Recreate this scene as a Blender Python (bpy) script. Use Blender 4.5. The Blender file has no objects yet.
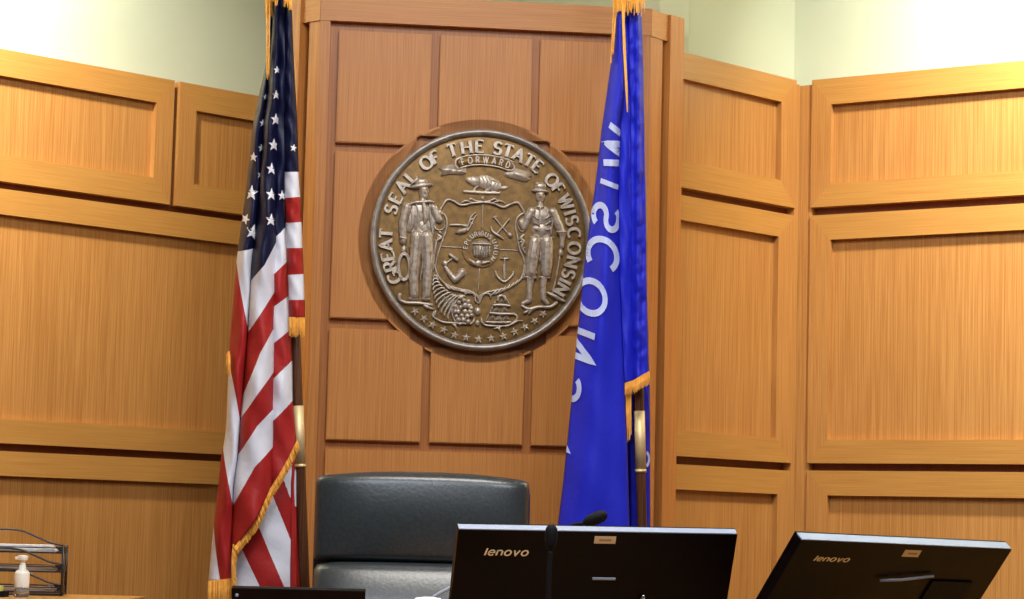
import bpy, bmesh, math, random
import numpy as np
from mathutils import Vector, Matrix, Euler
random.seed(7)
sc = bpy.context.scene
COL = sc.collection
PI = math.pi

# ------------------------------------------------------------------ camera
FPX, PITCH, ROLL = 2380.0, 0.0977, -0.0255
EYE = Vector((0, 0, 1.6))
FLOOR = 0.35
fw = Vector((0, math.cos(PITCH), math.sin(PITCH)))
rt0 = Vector((1, 0, 0)); up0 = rt0.cross(fw)
RT = math.cos(ROLL)*rt0 - math.sin(ROLL)*up0
UP = math.sin(ROLL)*rt0 + math.cos(ROLL)*up0
cam_d = bpy.data.cameras.new('camera'); cam = bpy.data.objects.new('camera', cam_d); COL.objects.link(cam)
cam_d.sensor_width = 36; cam_d.lens = 36*FPX/1024
cam.matrix_world = Matrix(((RT.x, UP.x, -fw.x, EYE.x), (RT.y, UP.y, -fw.y, EYE.y), (RT.z, UP.z, -fw.z, EYE.z), (0, 0, 0, 1)))
sc.camera = cam
cam_d.dof.use_dof = False

def ray(px, py):
    px = float(px); py = float(py)
    return (px-512)*RT - (py-299.5)*UP + FPX*fw
def at(px, py, Y):
    """world point at depth Y seen at photo position (measuring aid)"""
    d = ray(px, py); return EYE + d*(float(Y)/d.y)
def on_plane(px, py, x0, y0, az, off=0.0):
    n = Vector((-math.sin(az), math.cos(az), 0)); d = ray(px, py)
    o = Vector((x0, y0, 0))+n*off
    return EYE + d*(n.dot(o)/n.dot(d))

# ------------------------------------------------------------------ helpers
def tag(o, label=None, cat=None, group=None, kind=None):
    if label: o['label'] = label
    if cat: o['category'] = cat
    if group: o['group'] = group
    if kind: o['kind'] = kind
    return o
def obj(name, bm, mats, parent=None, smooth=False, loc=None, rotz=None, local=True):
    me = bpy.data.meshes.new(name)
    bm.normal_update()
    bm.to_mesh(me); bm.free()
    if not isinstance(mats, (list, tuple)): mats = [mats]
    for m in mats: me.materials.append(m)
    if smooth:
        for p in me.polygons: p.use_smooth = True
    o = bpy.data.objects.new(name, me); COL.objects.link(o)
    if parent: o.parent = parent
    if loc is not None: o.location = loc
    if rotz is not None: o.rotation_euler = (0, 0, rotz)
    return o
def empty(name, loc=(0, 0, 0), rotz=0, parent=None):
    o = bpy.data.objects.new(name, None); COL.objects.link(o)
    o.location = loc; o.rotation_euler = (0, 0, rotz); o.empty_display_size = .1
    if parent: o.parent = parent
    return o
def bevel(bm, w, seg=2, ang=30):
    es = [e for e in bm.edges if len(e.link_faces) == 2 and e.calc_face_angle(0) > math.radians(ang)]
    if es: bmesh.ops.bevel(bm, geom=es, offset=w, segments=seg, affect='EDGES', profile=.6)
def box(bm, x0, x1, y0, y1, z0, z1, mi=0):
    vs = [bm.verts.new(p) for p in ((x0,y0,z0),(x1,y0,z0),(x1,y1,z0),(x0,y1,z0),(x0,y0,z1),(x1,y0,z1),(x1,y1,z1),(x0,y1,z1))]
    for f in ((0,3,2,1),(4,5,6,7),(0,1,5,4),(1,2,6,5),(2,3,7,6),(3,0,4,7)):
        bm.faces.new([vs[i] for i in f]).material_index = mi
    return vs
def bbox(x0, x1, y0, y1, z0, z1, b=.002, seg=2):
    bm = bmesh.new(); box(bm, x0, x1, y0, y1, z0, z1)
    if b: bevel(bm, b, seg)
    return bm
def prism(bm, pts, y0, y1, mi=0):
    """closed outline in the XZ plane pushed from y0 (front) to y1"""
    n = len(pts)
    a = [bm.verts.new((p[0], y0, p[1])) for p in pts]; b = [bm.verts.new((p[0], y1, p[1])) for p in pts]
    fs = [bm.faces.new(a), bm.faces.new(b[::-1])]
    for i in range(n):
        j = (i+1) % n
        fs.append(bm.faces.new((a[j], a[i], b[i], b[j])))
    for f in fs: f.material_index = mi
    bmesh.ops.recalc_face_normals(bm, faces=fs)
    return a, b
def tube(bm, pts, rad, n=8, cap=True, closed=False):
    pts = [Vector(p) for p in pts]
    if not isinstance(rad, (list, tuple)): rad = [rad]*len(pts)
    rings = []; N = len(pts)
    prev = None
    for i, p in enumerate(pts):
        if closed: t = pts[(i+1) % N]-pts[i-1]
        else: t = pts[min(i+1, N-1)]-pts[max(i-1, 0)]
        if t.length < 1e-9: t = Vector((0, 0, 1))
        t.normalize()
        if prev is None:
            a = Vector((0, 1, 0)) if abs(t.y) < .9 else Vector((1, 0, 0))
            u = t.cross(a).normalized()
        else:
            u = (prev - t*prev.dot(t)).normalized()
        prev = u; v = t.cross(u)
        rings.append([bm.verts.new(p+(u*math.cos(2*PI*k/n)+v*math.sin(2*PI*k/n))*rad[i]) for k in range(n)])
    for i in range(N if closed else N-1):
        A = rings[i]; B = rings[(i+1) % N]
        for k in range(n):
            bm.faces.new((A[k], A[(k+1) % n], B[(k+1) % n], B[k]))
    if cap and not closed:
        bm.faces.new(rings[0][::-1]); bm.faces.new(rings[-1])
def lathe(bm, prof, n=24, c=(0, 0, 0)):
    rings = []
    for r, z in prof:
        rings.append([bm.verts.new((c[0]+r*math.cos(2*PI*k/n), c[1]+r*math.sin(2*PI*k/n), c[2]+z)) for k in range(n)])
    for A, B in zip(rings, rings[1:]):
        for k in range(n): bm.faces.new((A[k], A[(k+1) % n], B[(k+1) % n], B[k]))
    bm.faces.new(rings[0][::-1]); bm.faces.new(rings[-1])
def spline(pts, n=10):
    """Catmull-Rom through tuples of any size"""
    P = [np.array(p, float) for p in pts]; out = []
    for i in range(len(P)-1):
        p0 = P[max(i-1, 0)]; p1 = P[i]; p2 = P[i+1]; p3 = P[min(i+2, len(P)-1)]
        for k in range(n):
            t = k/n
            out.append(.5*((2*p1)+(-p0+p2)*t+(2*p0-5*p1+4*p2-p3)*t*t+(-p0+3*p1-3*p2+p3)*t**3))
    out.append(P[-1]); return out
def ball(bm, c, r, rot=0, seg=14, rings=9):
    """ellipsoid, r=(rx,ry,rz), turned by rot in the XZ plane"""
    M = Matrix.Translation(c) @ Matrix.Rotation(rot, 4, 'Y') @ Matrix.Diagonal((r[0], r[1], r[2], 1))
    bmesh.ops.create_uvsphere(bm, u_segments=seg, v_segments=rings, radius=1, matrix=M)
def remesh(o, vox, smooth=2):
    m = o.modifiers.new('r', 'REMESH'); m.mode = 'VOXEL'; m.voxel_size = vox; m.use_smooth_shade = True
    if smooth:
        s = o.modifiers.new('s', 'SMOOTH'); s.iterations = smooth; s.factor = .5
    dg = bpy.context.evaluated_depsgraph_get(); dg.update()
    me = bpy.data.meshes.new_from_object(o.evaluated_get(dg)); o.modifiers.clear(); o.data = me
    for p in me.polygons: p.use_smooth = True

# ------------------------------------------------------------------ materials
def mat(name, col, rough=.5, metal=0, spec=.5, **kw):
    m = bpy.data.materials.new(name); m.use_nodes = True
    b = m.node_tree.nodes['Principled BSDF']
    b.inputs['Base Color'].default_value = (*col, 1); b.inputs['Roughness'].default_value = rough
    b.inputs['Metallic'].default_value = metal; b.inputs['Specular IOR Level'].default_value = spec
    for k, v in kw.items(): b.inputs[k.replace('_', ' ')].default_value = v
    return m
def nd(nt, t, **kw):
    n = nt.nodes.new(t)
    for k, v in kw.items(): setattr(n, k, v)
    return n
def add_noise(m, col2, scale=(20, 20, 20), lo=.35, hi=.65, bump=0, dist=.002, detail=3):
    nt = m.node_tree; L = nt.links; b = nt.nodes['Principled BSDF']
    tc = nd(nt, 'ShaderNodeTexCoord'); mp = nd(nt, 'ShaderNodeMapping'); mp.inputs['Scale'].default_value = scale
    L.new(tc.outputs['Object'], mp.inputs['Vector'])
    no = nd(nt, 'ShaderNodeTexNoise'); no.inputs['Scale'].default_value = 1; no.inputs['Detail'].default_value = detail
    L.new(mp.outputs[0], no.inputs['Vector'])
    cr = nd(nt, 'ShaderNodeValToRGB'); cr.color_ramp.elements[0].position = lo; cr.color_ramp.elements[1].position = hi
    cr.color_ramp.elements[0].color = b.inputs['Base Color'].default_value[:]; cr.color_ramp.elements[1].color = (*col2, 1)
    L.new(no.outputs['Fac'], cr.inputs['Fac']); L.new(cr.outputs[0], b.inputs['Base Color'])
    if bump:
        bp = nd(nt, 'ShaderNodeBump'); bp.inputs['Strength'].default_value = bump; bp.inputs['Distance'].default_value = dist
        L.new(no.outputs['Fac'], bp.inputs['Height']); L.new(bp.outputs[0], b.inputs['Normal'])
    return m
def wood(name, c1, c2, horiz=False, rough=.38):
    """rift-cut oak veneer: long fine grain lines"""
    m = mat(name, c1, rough, spec=.4); nt = m.node_tree; L = nt.links; b = nt.nodes['Principled BSDF']
    tc = nd(nt, 'ShaderNodeTexCoord')
    def noise(sx, sz, det):
        mp = nd(nt, 'ShaderNodeMapping'); mp.inputs['Scale'].default_value = (sz, 30, sx) if horiz else (sx, 30, sz)
        L.new(tc.outputs['Object'], mp.inputs['Vector'])
        no = nd(nt, 'ShaderNodeTexNoise'); no.inputs['Scale'].default_value = 1; no.inputs['Detail'].default_value = det
        L.new(mp.outputs[0], no.inputs['Vector']); return no.outputs['Fac']
    f1 = noise(330, 4.0, 2); f2 = noise(60, 1.2, 2); f3 = noise(4, .5, 1)
    def mth(op, a, b_):
        n = nd(nt, 'ShaderNodeMath', operation=op)
        for i, v in enumerate((a, b_)):
            if isinstance(v, (int, float)): n.inputs[i].default_value = v
            else: L.new(v, n.inputs[i])
        return n.outputs[0]
    s = mth('ADD', mth('MULTIPLY', f1, .70), mth('ADD', mth('MULTIPLY', f2, .14), mth('MULTIPLY', f3, .16)))
    cr = nd(nt, 'ShaderNodeValToRGB'); cr.color_ramp.elements[0].position = .34; cr.color_ramp.elements[1].position = .66
    cr.color_ramp.elements[0].color = (*c2, 1); cr.color_ramp.elements[1].color = (*c1, 1)
    L.new(s, cr.inputs['Fac']); L.new(cr.outputs[0], b.inputs['Base Color'])
    bp = nd(nt, 'ShaderNodeBump'); bp.inputs['Strength'].default_value = .12; bp.inputs['Distance'].default_value = .001
    L.new(f1, bp.inputs['Height']); L.new(bp.outputs[0], b.inputs['Normal'])
    return m
W1c, W2c = (.56, .275, .078), (.39, .162, .038)
oak_v = wood('oak_vertical', W1c, W2c); oak_h = wood('oak_horizontal', (.54, .275, .067), (.43, .195, .044), True)
F1c, F2c = (.60, .262, .070), (.44, .165, .038)
toak_v = wood('tile_oak_vertical', F1c, F2c); toak_h = wood('tile_oak_horizontal', F1c, (.48, .19, .047), True)
oak_dark = wood('oak_reveal', (.22, .06, .022), (.16, .045, .016))
paint = add_noise(mat('wall_paint', (.54, .58, .43), .85, spec=.2), (.56, .60, .45), (3, 3, 3), bump=.05)
ceil_m = add_noise(mat('ceiling_paint', (.75, .74, .70), .9), (.72, .71, .67), (40, 40, 40), bump=.1)
floor_m = add_noise(mat('carpet', (.16, .10, .08), .95), (.10, .07, .06), (90, 90, 90), bump=.4)
bronze = add_noise(mat('bronze_ground', (.27, .152, .042), .5, .4), (.17, .095, .028), (60, 60, 60), bump=.25, dist=.001)
silver = add_noise(mat('pewter_relief', (.50, .43, .365), .40, .5), (.24, .175, .125), (70, 70, 70), lo=.45, hi=.75, bump=.15, dist=.001)
silver_l = add_noise(mat('pewter_letters', (.66, .58, .50), .4, .4), (.50, .42, .34), (70, 70, 70))
ringm = add_noise(mat('pewter_rim', (.38, .35, .33), .40, .5), (.27, .24, .22), (40, 40, 40))
gold = add_noise(mat('gold_fringe', (.95, .50, .08), .5, spec=.4, Sheen_Weight=.3), (.80, .34, .03), (150, 150, 60))
blackp = add_noise(mat('black_plastic', (.003, .0012, .0018), .3, spec=.08), (.005, .002, .0028), (30, 30, 30))
blackm = mat('black_matte', (.006, .005, .006), .7, spec=.15)
silverp = mat('silver_edge', (.30, .34, .43), .35, .1)
chrome = mat('chrome', (.8, .8, .82), .2, 1)
logo_m = mat('logo_silver', (.75, .68, .50), .35, .4)
sticker = mat('sticker', (.72, .55, .34), .5)
sticker_ink = mat('sticker_ink', (.25, .16, .09), .5)
leather = add_noise(mat('black_leather', (.022, .027, .030), .32, spec=.6), (.030, .036, .040), (120, 120, 120), bump=.3, dist=.0012)
leather_d = mat('seam_leather', (.012, .013, .015), .5)
pole_w = wood('pole_walnut', (.13, .05, .022), (.06, .022, .010), rough=.25)
brass = mat('brass', (.74, .56, .30), .5, .45)
white_p = mat('white_plastic', (.80, .79, .72), .35)
clear_p = mat('clear_plastic', (.85, .90, .95), .08, Transmission_Weight=.9, IOR=1.4)
paper = mat('paper', (.72, .70, .70), .7); paper_t = mat('tan_paper', (.42, .29, .21), .7)
wire_m = mat('black_wire', (.02, .018, .018), .35, spec=.5)
yellow_m = mat('yellow_note', (.75, .80, .15), .5)
bluec = mat('blue_cloth', (.012, .018, .50), .55, spec=.25)
whitec = mat('white_lettering_cloth', (.50, .58, .90), .6)
starc = mat('white_star_cloth', (.80, .80, .86), .6)
def cloth_bump(m, sc_=60, st=.25):
    nt = m.node_tree; b = nt.nodes['Principled BSDF']
    tc = nd(nt, 'ShaderNodeTexCoord'); no = nd(nt, 'ShaderNodeTexNoise'); no.inputs['Scale'].default_value = sc_; no.inputs['Detail'].default_value = 3
    nt.links.new(tc.outputs['Object'], no.inputs['Vector'])
    bp = nd(nt, 'ShaderNodeBump'); bp.inputs['Strength'].default_value = st; bp.inputs['Distance'].default_value = .004
    nt.links.new(no.outputs['Fac'], bp.inputs['Height']); nt.links.new(bp.outputs[0], b.inputs['Normal'])
cloth_bump(bluec, 45, .3)
def flag_material():
    m = mat('flag_cloth', (1, 1, 1), .5, spec=.25); nt = m.node_tree; L = nt.links; b = nt.nodes['Principled BSDF']
    uv = nd(nt, 'ShaderNodeUVMap'); uv.uv_map = 'UVMap'; sp = nd(nt, 'ShaderNodeSeparateXYZ'); L.new(uv.outputs[0], sp.inputs[0])
    mod = nd(nt, 'ShaderNodeMath', operation='FLOORED_MODULO'); L.new(sp.outputs['Y'], mod.inputs[0]); mod.inputs[1].default_value = 2
    gt = nd(nt, 'ShaderNodeMath', operation='GREATER_THAN'); L.new(mod.outputs[0], gt.inputs[0]); gt.inputs[1].default_value = 1
    mx = nd(nt, 'ShaderNodeMix', data_type='RGBA'); L.new(gt.outputs[0], mx.inputs['Factor'])
    mx.inputs['A'].default_value = (.66, .66, .74, 1); mx.inputs['B'].default_value = (.34, .016, .015, 1)
    lt = nd(nt, 'ShaderNodeMath', operation='LESS_THAN'); L.new(sp.outputs['Y'], lt.inputs[0]); lt.inputs[1].default_value = 0
    m2 = nd(nt, 'ShaderNodeMix', data_type='RGBA'); L.new(lt.outputs[0], m2.inputs['Factor'])
    L.new(mx.outputs['Result'], m2.inputs['A']); m2.inputs['B'].default_value = (.003, .004, .030, 1)
    L.new(m2.outputs['Result'], b.inputs['Base Color'])
    cloth_bump(m, 34, .55)
    return m
flagm = flag_material()

# ------------------------------------------------------------------ room shell
LW = ((-.904, 8.23), .7678); MW = ((.927, 7.705), .791); RW = ((.959, 7.687), -.588); FC = ((.42, 7.17), .1075)
def framed(name, parent, s0, s1, z0, z1, fl, fr, ft, fb, vm=oak_v, hm=oak_h, rec=.021, th=.034):
    """one framed panel: mitred rails and stiles (front at y=0) round a sunk field"""
    bm = bmesh.new()
    a0, a1, b0, b1 = s0+fl, s1-fr, z0+fb, z1-ft
    def piece(pts, mi):
        prism(bm, pts, 0, th, mi)
    if ft: piece([(s0, z1), (s1, z1), (a1, b1), (a0, b1)], 1)
    if fb: piece([(s0, z0), (s1, z0), (a1, b0), (a0, b0)], 1)
    if fl: piece([(s0, z0), (s0, z1), (a0, b1), (a0, b0)], 0)
    if fr: piece([(s1, z0), (s1, z1), (a1, b1), (a1, b0)], 0)
    box(bm, a0-.004 if fl else a0, a1+.004 if fr else a1, rec, th-.001, b0-.004, b1+.004, 0)
    return obj(name, bm, [vm, hm], parent)
def wallroot(name, W, s0, s1, z0, z1):
    bm = bmesh.new(); box(bm, s0, s1, .034, .074, z0, z1)
    o = obj(name, bm, oak_dark, None, loc=(W[0][0], W[0][1], 0), rotz=W[1])
    return tag(o, kind='structure')
rl = wallroot('wall_left', LW, -3.9, .55, FLOOR, 3.096)
framed('upper_panel', rl, -3.86, -2.13, 2.675, 3.10, .078, .078, .086, .084)
framed('upper_panel', rl, -2.10, -.361, 2.675, 3.10, .078, .072, .086, .084)
framed('upper_panel', rl, -.338, .50, 2.675, 3.10, .072, .078, .090, .080)
framed('middle_panel', rl, -3.86, .50, 1.842, 2.651, .08, .08, .082, .078)
framed('lower_panel', rl, -3.86, .50, FLOOR+.1, 1.817, .08, .08, .078, .09)
rm = wallroot('wall_middle', MW, -.60, .004, FLOOR, 3.096)
framed('upper_panel', rm, -.60, -.017, 2.677, 3.10, .012, .078, .083, .083)
framed('middle_panel', rm, -.60, -.017, 1.847, 2.652, .012, .084, .077, .078)
framed('lower_panel', rm, -.60, -.017, FLOOR+.1, 1.822, .012, .070, .077, .09)
bm = bbox(-.016, .006, .004, .05, FLOOR, 3.088, .001, 1); obj('corner_strip', bm, oak_v, rm)
rr = wallroot('wall_right', RW, -.002, 3.4, FLOOR, 3.096)
obj('corner_strip', bbox(-.045, .008, .008, .05, FLOOR, 3.086, .001, 1), oak_v, rr)
framed('upper_panel', rr, .006, 2.1, 2.679, 3.10, .070, .08, .086, .075)
framed('upper_panel', rr, 2.13, 3.38, 2.679, 3.10, .08, .08, .086, .075)
framed('middle_panel', rr, .006, 2.1, 1.848, 2.652, .073, .08, .082, .075)
framed('middle_panel', rr, 2.13, 3.38, 1.848, 2.652, .08, .08, .082, .075)
framed('lower_panel', rr, .006, 2.1, FLOOR+.1, 1.824, .073, .08, .079, .09)
framed('lower_panel', rr, 2.13, 3.38, FLOOR+.1, 1.824, .08, .08, .079, .09)

def wpt(W, s, off=0):
    return Vector((W[0][0]+s*math.cos(W[1])-off*math.sin(W[1]), W[0][1]+s*math.sin(W[1])+off*math.cos(W[1]), 0))
CEIL = 4.15
def isect(A, B, off):
    a = wpt(A, 0, off); b = wpt(B, 0, off); da = (math.cos(A[1]), math.sin(A[1])); db = (math.cos(B[1]), math.sin(B[1]))
    det = -da[0]*db[1]+da[1]*db[0]; t = (-(b.x-a.x)*db[1]+(b.y-a.y)*db[0])/det
    return a+Vector((da[0]*t, da[1]*t, 0))
# painted wall above and behind the wainscot
pl = [wpt(LW, -3.9, .076), wpt(LW, .62, .076), wpt(MW, -.62, .076), isect(MW, RW, .076), wpt(RW, 3.42, .076)]
pc = pl[3] ; 
def painted(name, a, b):
    bm = bmesh.new(); t = (b-a).normalized(); n = Vector((-t.y, t.x, 0))*.12
    vs = [bm.verts.new(p) for p in (a, b, b+n, a+n)]; vt = [bm.verts.new(p+Vector((0, 0, CEIL))) for p in (a, b, b+n, a+n)]
    for v in vs: v.co.z = FLOOR
    bm.faces.new(vs[::-1]); bm.faces.new(vt)
    for i in range(4): bm.faces.new((vs[i], vs[(i+1) % 4], vt[(i+1) % 4], vt[i]))
    return tag(obj(name, bm, paint), kind='structure')
painted('wall_back_left', pl[0], pl[1]); painted('wall_back', pl[1], pl[2])
painted('wall_back_middle', pl[2], pl[3]); painted('wall_back_right', pl[3], pl[4])
bm = bmesh.new(); box(bm, -5, 5, -1.5, 9.2, FLOOR-.1, FLOOR); tag(obj('floor', bm, floor_m), kind='structure')
bm = bmesh.new(); box(bm, -5, 5, -1.5, 9.2, CEIL, CEIL+.1); tag(obj('ceiling', bm, ceil_m), kind='structure')

# ---- central pavilion that carries the seal
S0, S1, CH = -1.024, -.016, .16
SC = (-.521, 2.473); RC = .366
bm = bmesh.new()
c45 = CH*math.cos(PI/4)
prism_pts = [(S0+.015, .020), (S1-.015, .020), (S1-.015, .06), (S1+c45-.03, .075+c45), (S1+c45-.03, .45), (S0-c45+.03, .45), (S0-c45+.03, .075+c45), (S0+.015, .06)]
def hprism(bm, pts, z0, z1, mi=0):
    a = [bm.verts.new((p[0], p[1], z0)) for p in pts]; b = [bm.verts.new((p[0], p[1], z1)) for p in pts]
    fs = [bm.faces.new(a[::-1]), bm.faces.new(b)]
    for i in range(len(pts)):
        j = (i+1) % len(pts); fs.append(bm.faces.new((a[i], a[j], b[j], b[i])))
    for f in fs: f.material_index = mi
    bmesh.ops.recalc_face_normals(bm, faces=fs)
hprism(bm, prism_pts, FLOOR, 3.19)
toak_field = wood('field_oak', (.46, .185, .052), (.34, .12, .030))
rc = tag(obj('wall_center', bm, toak_field, None, loc=(FC[0][0], FC[0][1], 0), rotz=FC[1]), kind='structure')
def clip_rect(x0, x1, z0, z1, c=SC, r=RC):
    pts = []
    cs = [(x0, z0), (x1, z0), (x1, z1), (x0, z1)]
    for i in range(4):
        a, b = cs[i], cs[(i+1) % 4]; n = 60
        for k in range(n):
            t = k/n; p = (a[0]+(b[0]-a[0])*t, a[1]+(b[1]-a[1])*t); d = math.hypot(p[0]-c[0], p[1]-c[1])
            ins = d < r
            if ins: p = (c[0]+(p[0]-c[0])*r/d, c[1]+(p[1]-c[1])*r/d)
            if ins or k == 0: pts.append((p, ins))
            elif pts and False: pass
            else:
                t2 = (k+1)/n; q = (a[0]+(b[0]-a[0])*t2, a[1]+(b[1]-a[1])*t2)
                t0 = (k-1)/n; o_ = (a[0]+(b[0]-a[0])*t0, a[1]+(b[1]-a[1])*t0)
                if math.hypot(q[0]-c[0], q[1]-c[1]) < r or math.hypot(o_[0]-c[0], o_[1]-c[1]) < r: pts.append((p, ins))
    out = [pts[0][0]]
    for p, _ in pts[1:]:
        if math.hypot(p[0]-out[-1][0], p[1]-out[-1][1]) > .004: out.append(p)
    return out
cols = [(-.967, -.687), (-.660, -.380), (-.355, -.073)]
for ci, (a, b) in enumerate(cols):
    rows = [(2.754, 3.096), (2.224, 2.727), (1.861, 2.194)] if ci != 1 else [(2.70, 3.096), (1.861, 2.194)]
    for z0, z1 in rows:
        bm = bmesh.new(); prism(bm, clip_rect(a, b, z0, z1), 0, .022)
        es = [e for e in bm.edges if all(v.co.y < .001 for v in e.verts)]
        bmesh.ops.bevel(bm, geom=es, offset=.003, segments=2, affect='EDGES')
        obj('square_tile', bm, toak_v, rc)
bm = bbox(-.967, -.073, .002, .022, FLOOR+.1, 1.835, .002, 1); obj('base_panel', bm, toak_v, rc)
for s in (0, 1):
    x0, x1 = (S0-.001, -.994) if s == 0 else (-.045, S1+.001)
    obj('corner_post', bbox(x0, x1, -.004, .03, FLOOR, 3.124, .0015, 1), toak_v, rc)
def cham(name, side, u0, u1, z0, z1, out=.0, th=.06, m=None):
    """box on the 45 degree face; u measured from the front corner"""
    bm = bmesh.new(); box(bm, u0, u1, -out, th, z0, z1); bevel(bm, .0012, 1)
    cx = S1 if side else S0
    if side: R = Matrix.Translation((cx, 0, 0)) @ Matrix.Rotation(PI/4, 4, 'Z')
    else: R = Matrix.Translation((cx, 0, 0)) @ Matrix.Rotation(-PI/4, 4, 'Z') @ Matrix.Diagonal((-1, 1, 1, 1))
    bm.transform(R); bmesh.ops.recalc_face_normals(bm, faces=bm.faces[:])
    return obj(name, bm, m or toak_v, rc)
for side in (0, 1):
    g0, g1 = (.045, .073) if side == 0 else (.063, .087)
    cham('corner_post', side, .0, g0, FLOOR, 3.122)
    cham('edge_post', side, g1, .160, FLOOR, 3.205, out=.013)
    cham('reveal_strip', side, g0-.002, g1+.002, FLOOR, 3.122, out=-.048, th=.062, m=oak_dark)
    cham('cornice', side, -.001, g1-.0005, 3.122, 3.205, out=.004, m=toak_h)
bm = bbox(S0-.001, S1+.001, -.006, .05, 3.123, 3.207, .002, 1); obj('cornice', bm, toak_h, rc)
bm = bmesh.new(); hprism(bm, [(S0-.02, .03), (S1+.02, .03), (S1+c45, .03+c45), (S1+c45, .5), (S0-c45, .5), (S0-c45, .03+c45)], 3.186, 3.200)
obj('top_board', bm, toak_h, rc)

# ------------------------------------------------------------------ stroke lettering
def arcp(cx, cy, rx, ry, a0, a1, n=16):
    return [(cx+rx*math.cos(math.radians(a0+(a1-a0)*k/n)), cy+ry*math.sin(math.radians(a0+(a1-a0)*k/n))) for k in range(n+1)]
GL = {
 'I': (.0, [[(0, 0), (0, 1)]]), 'L': (.5, [[(0, 1), (0, 0)], [(0, 0), (.5, 0)]]),
 'W': (1.05, [[(0, 1), (.27, 0), (.525, 1), (.78, 0), (1.05, 1)]]),
 'S': (.56, [arcp(.28, .74, .26, .25, 25, 268)+arcp(.28, .25, .28, .25, 88, -155)]),
 'C': (.78, [arcp(.42, .5, .42, .5, 48, 312, 24)]), 'O': (.86, [arcp(.43, .5, .43, .5, 0, 360, 28)]),
 'N': (.68, [[(0, 0), (0, 1), (.68, 0), (.68, 1)]]),
 'G': (.82, [arcp(.42, .5, .42, .5, 48, 325, 24), [(.78, .06), (.78, .44)], [(.5, .44), (.86, .44)]]),
 'R': (.62, [[(0, 0), (0, 1)], [(0, 1)]+arcp(.3, .75, .26, .25, 90, -90)+[(0, .5)], [(.26, .5), (.62, 0)]]),
 'E': (.54, [[(0, 0), (0, 1)], [(0, 1), (.52, 1)], [(0, .52), (.42, .52)], [(0, 0), (.54, 0)]]),
 'F': (.52, [[(0, 0), (0, 1)], [(0, 1), (.52, 1)], [(0, .5), (.42, .5)]]),
 'A': (.76, [[(0, 0), (.38, 1), (.76, 0)], [(.14, .34), (.62, .34)]]),
 'T': (.68, [[(.34, 0), (.34, 1)], [(0, 1), (.68, 1)]]),
 'H': (.68, [[(0, 0), (0, 1)], [(.68, 0), (.68, 1)], [(0, .5), (.68, .5)]]),
 'D': (.70, [[(0, 0), (0, 1)], [(0, 1)]+arcp(.25, .5, .45, .5, 90, -90)+[(0, 0)]]),
 'P': (.56, [[(0, 0), (0, 1)], [(0, 1)]+arcp(.3, .74, .26, .26, 90, -90)+[(0, .48)]]),
 'U': (.66, [[(0, 1)]+arcp(.33, .3, .33, .3, 180, 360)+[(.66, 1)]]),
 'B': (.58, [[(0, 0), (0, 1)], [(0, 1)]+arcp(.28, .76, .24, .24, 90, -90)+arcp(.3, .26, .28, .26, 90, -90)+[(0, 0)]]),
 'M': (.84, [[(0, 0), (0, 1), (.42, .1), (.84, 1), (.84, 0)]]),
 'l': (.0, [[(0, 0), (0, 1.35)]]), 'e': (.8, [[(.06, .52), (.8, .52)]+arcp(.42, .5, .40, .5, 5, 320, 20)]),
 'n': (.72, [[(0, 0), (0, 1)], [(0, .7)]+arcp(.36, .64, .36, .34, 160, 0, 8)+[(.72, 0)]]),
 'o': (.86, [arcp(.43, .5, .43, .5, 0, 360, 24)]), 'v': (.75, [[(0, 1), (.36, 0), (.75, 1)]]),
}
def letter_quads(ch, thick, thin, serif=0, step=.08):
    """list of quads / strips in glyph units"""
    quads = []
    w, strokes = GL[ch]
    for st in strokes:
        pts = [Vector(p) for p in st]
        dense = [pts[0]]; 
        for a, b in zip(pts, pts[1:]):
            n = max(1, int((b-a).length/step))
            for k in range(1, n+1): dense.append(a+(b-a)*k/n)
        closed = (dense[0]-dense[-1]).length < 1e-4
        N = len(dense); L = []; R = []
        for i, p in enumerate(dense):
            if closed and i in (0, N-1): d1 = dense[1]-dense[0]; d0 = dense[-1]-dense[-2]
            else:
                d1 = dense[min(i+1, N-1)]-dense[min(i, N-2)]; d0 = dense[max(i, 1)]-dense[max(i-1, 0)]
            d1.normalize(); d0.normalize(); t = (d0+d1)
            if t.length < .3: t = d1.copy()
            t.normalize(); nrm = Vector((-t.y, t.x))
            k = abs(t.y); wd = (thin+(thick-thin)*k)/2
            c = max(.45, t.dot(d1)); wd = wd/c
            L.append(p+nrm*wd); R.append(p-nrm*wd)
        for i in range(N-1): quads.append((L[i], R[i], R[i+1], L[i+1]))
        if serif and not closed:
            for e, q in ((dense[0], dense[1]), (dense[-1], dense[-2])):
                if (abs(e.y) < .02 or abs(e.y-1) < .02) and abs((e-q).normalized().y) > .5:
                    y = e.y; s = serif; h = .055; yy = y+(h if y < .5 else -h)
                    quads.append((Vector((e.x-s, y-h*.2)), Vector((e.x+s, y-h*.2)), Vector((e.x+s, yy)), Vector((e.x-s, yy))))
                elif abs((e-q).normalized().x) > .8 and abs(e.y-.5) > .3:
                    s = .14 if e.y < .5 else -.14
                    quads.append((Vector((e.x-.03, e.y)), Vector((e.x+.04, e.y)), Vector((e.x+.04, e.y+s)), Vector((e.x-.03, e.y+s))))
    return quads
def raise_quads(bm, quads, xf, y_top, y_base):
    """quads mapped by xf(Vector2)->(x,z), a solid between y_top and y_base"""
    for q in quads:
        P = [xf(v) for v in q]
        ar = sum(P[i][0]*P[(i+1) % 4][1]-P[(i+1) % 4][0]*P[i][1] for i in range(4))
        if abs(ar) < 1e-10: continue
        if ar < 0: P = P[::-1]
        a = [bm.verts.new((p[0], y_top, p[1])) for p in P]; b = [bm.verts.new((p[0], y_base, p[1])) for p in P]
        bm.faces.new(a)
        for i in range(4): bm.faces.new((a[(i+1) % 4], a[i], b[i], b[(i+1) % 4]))

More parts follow.
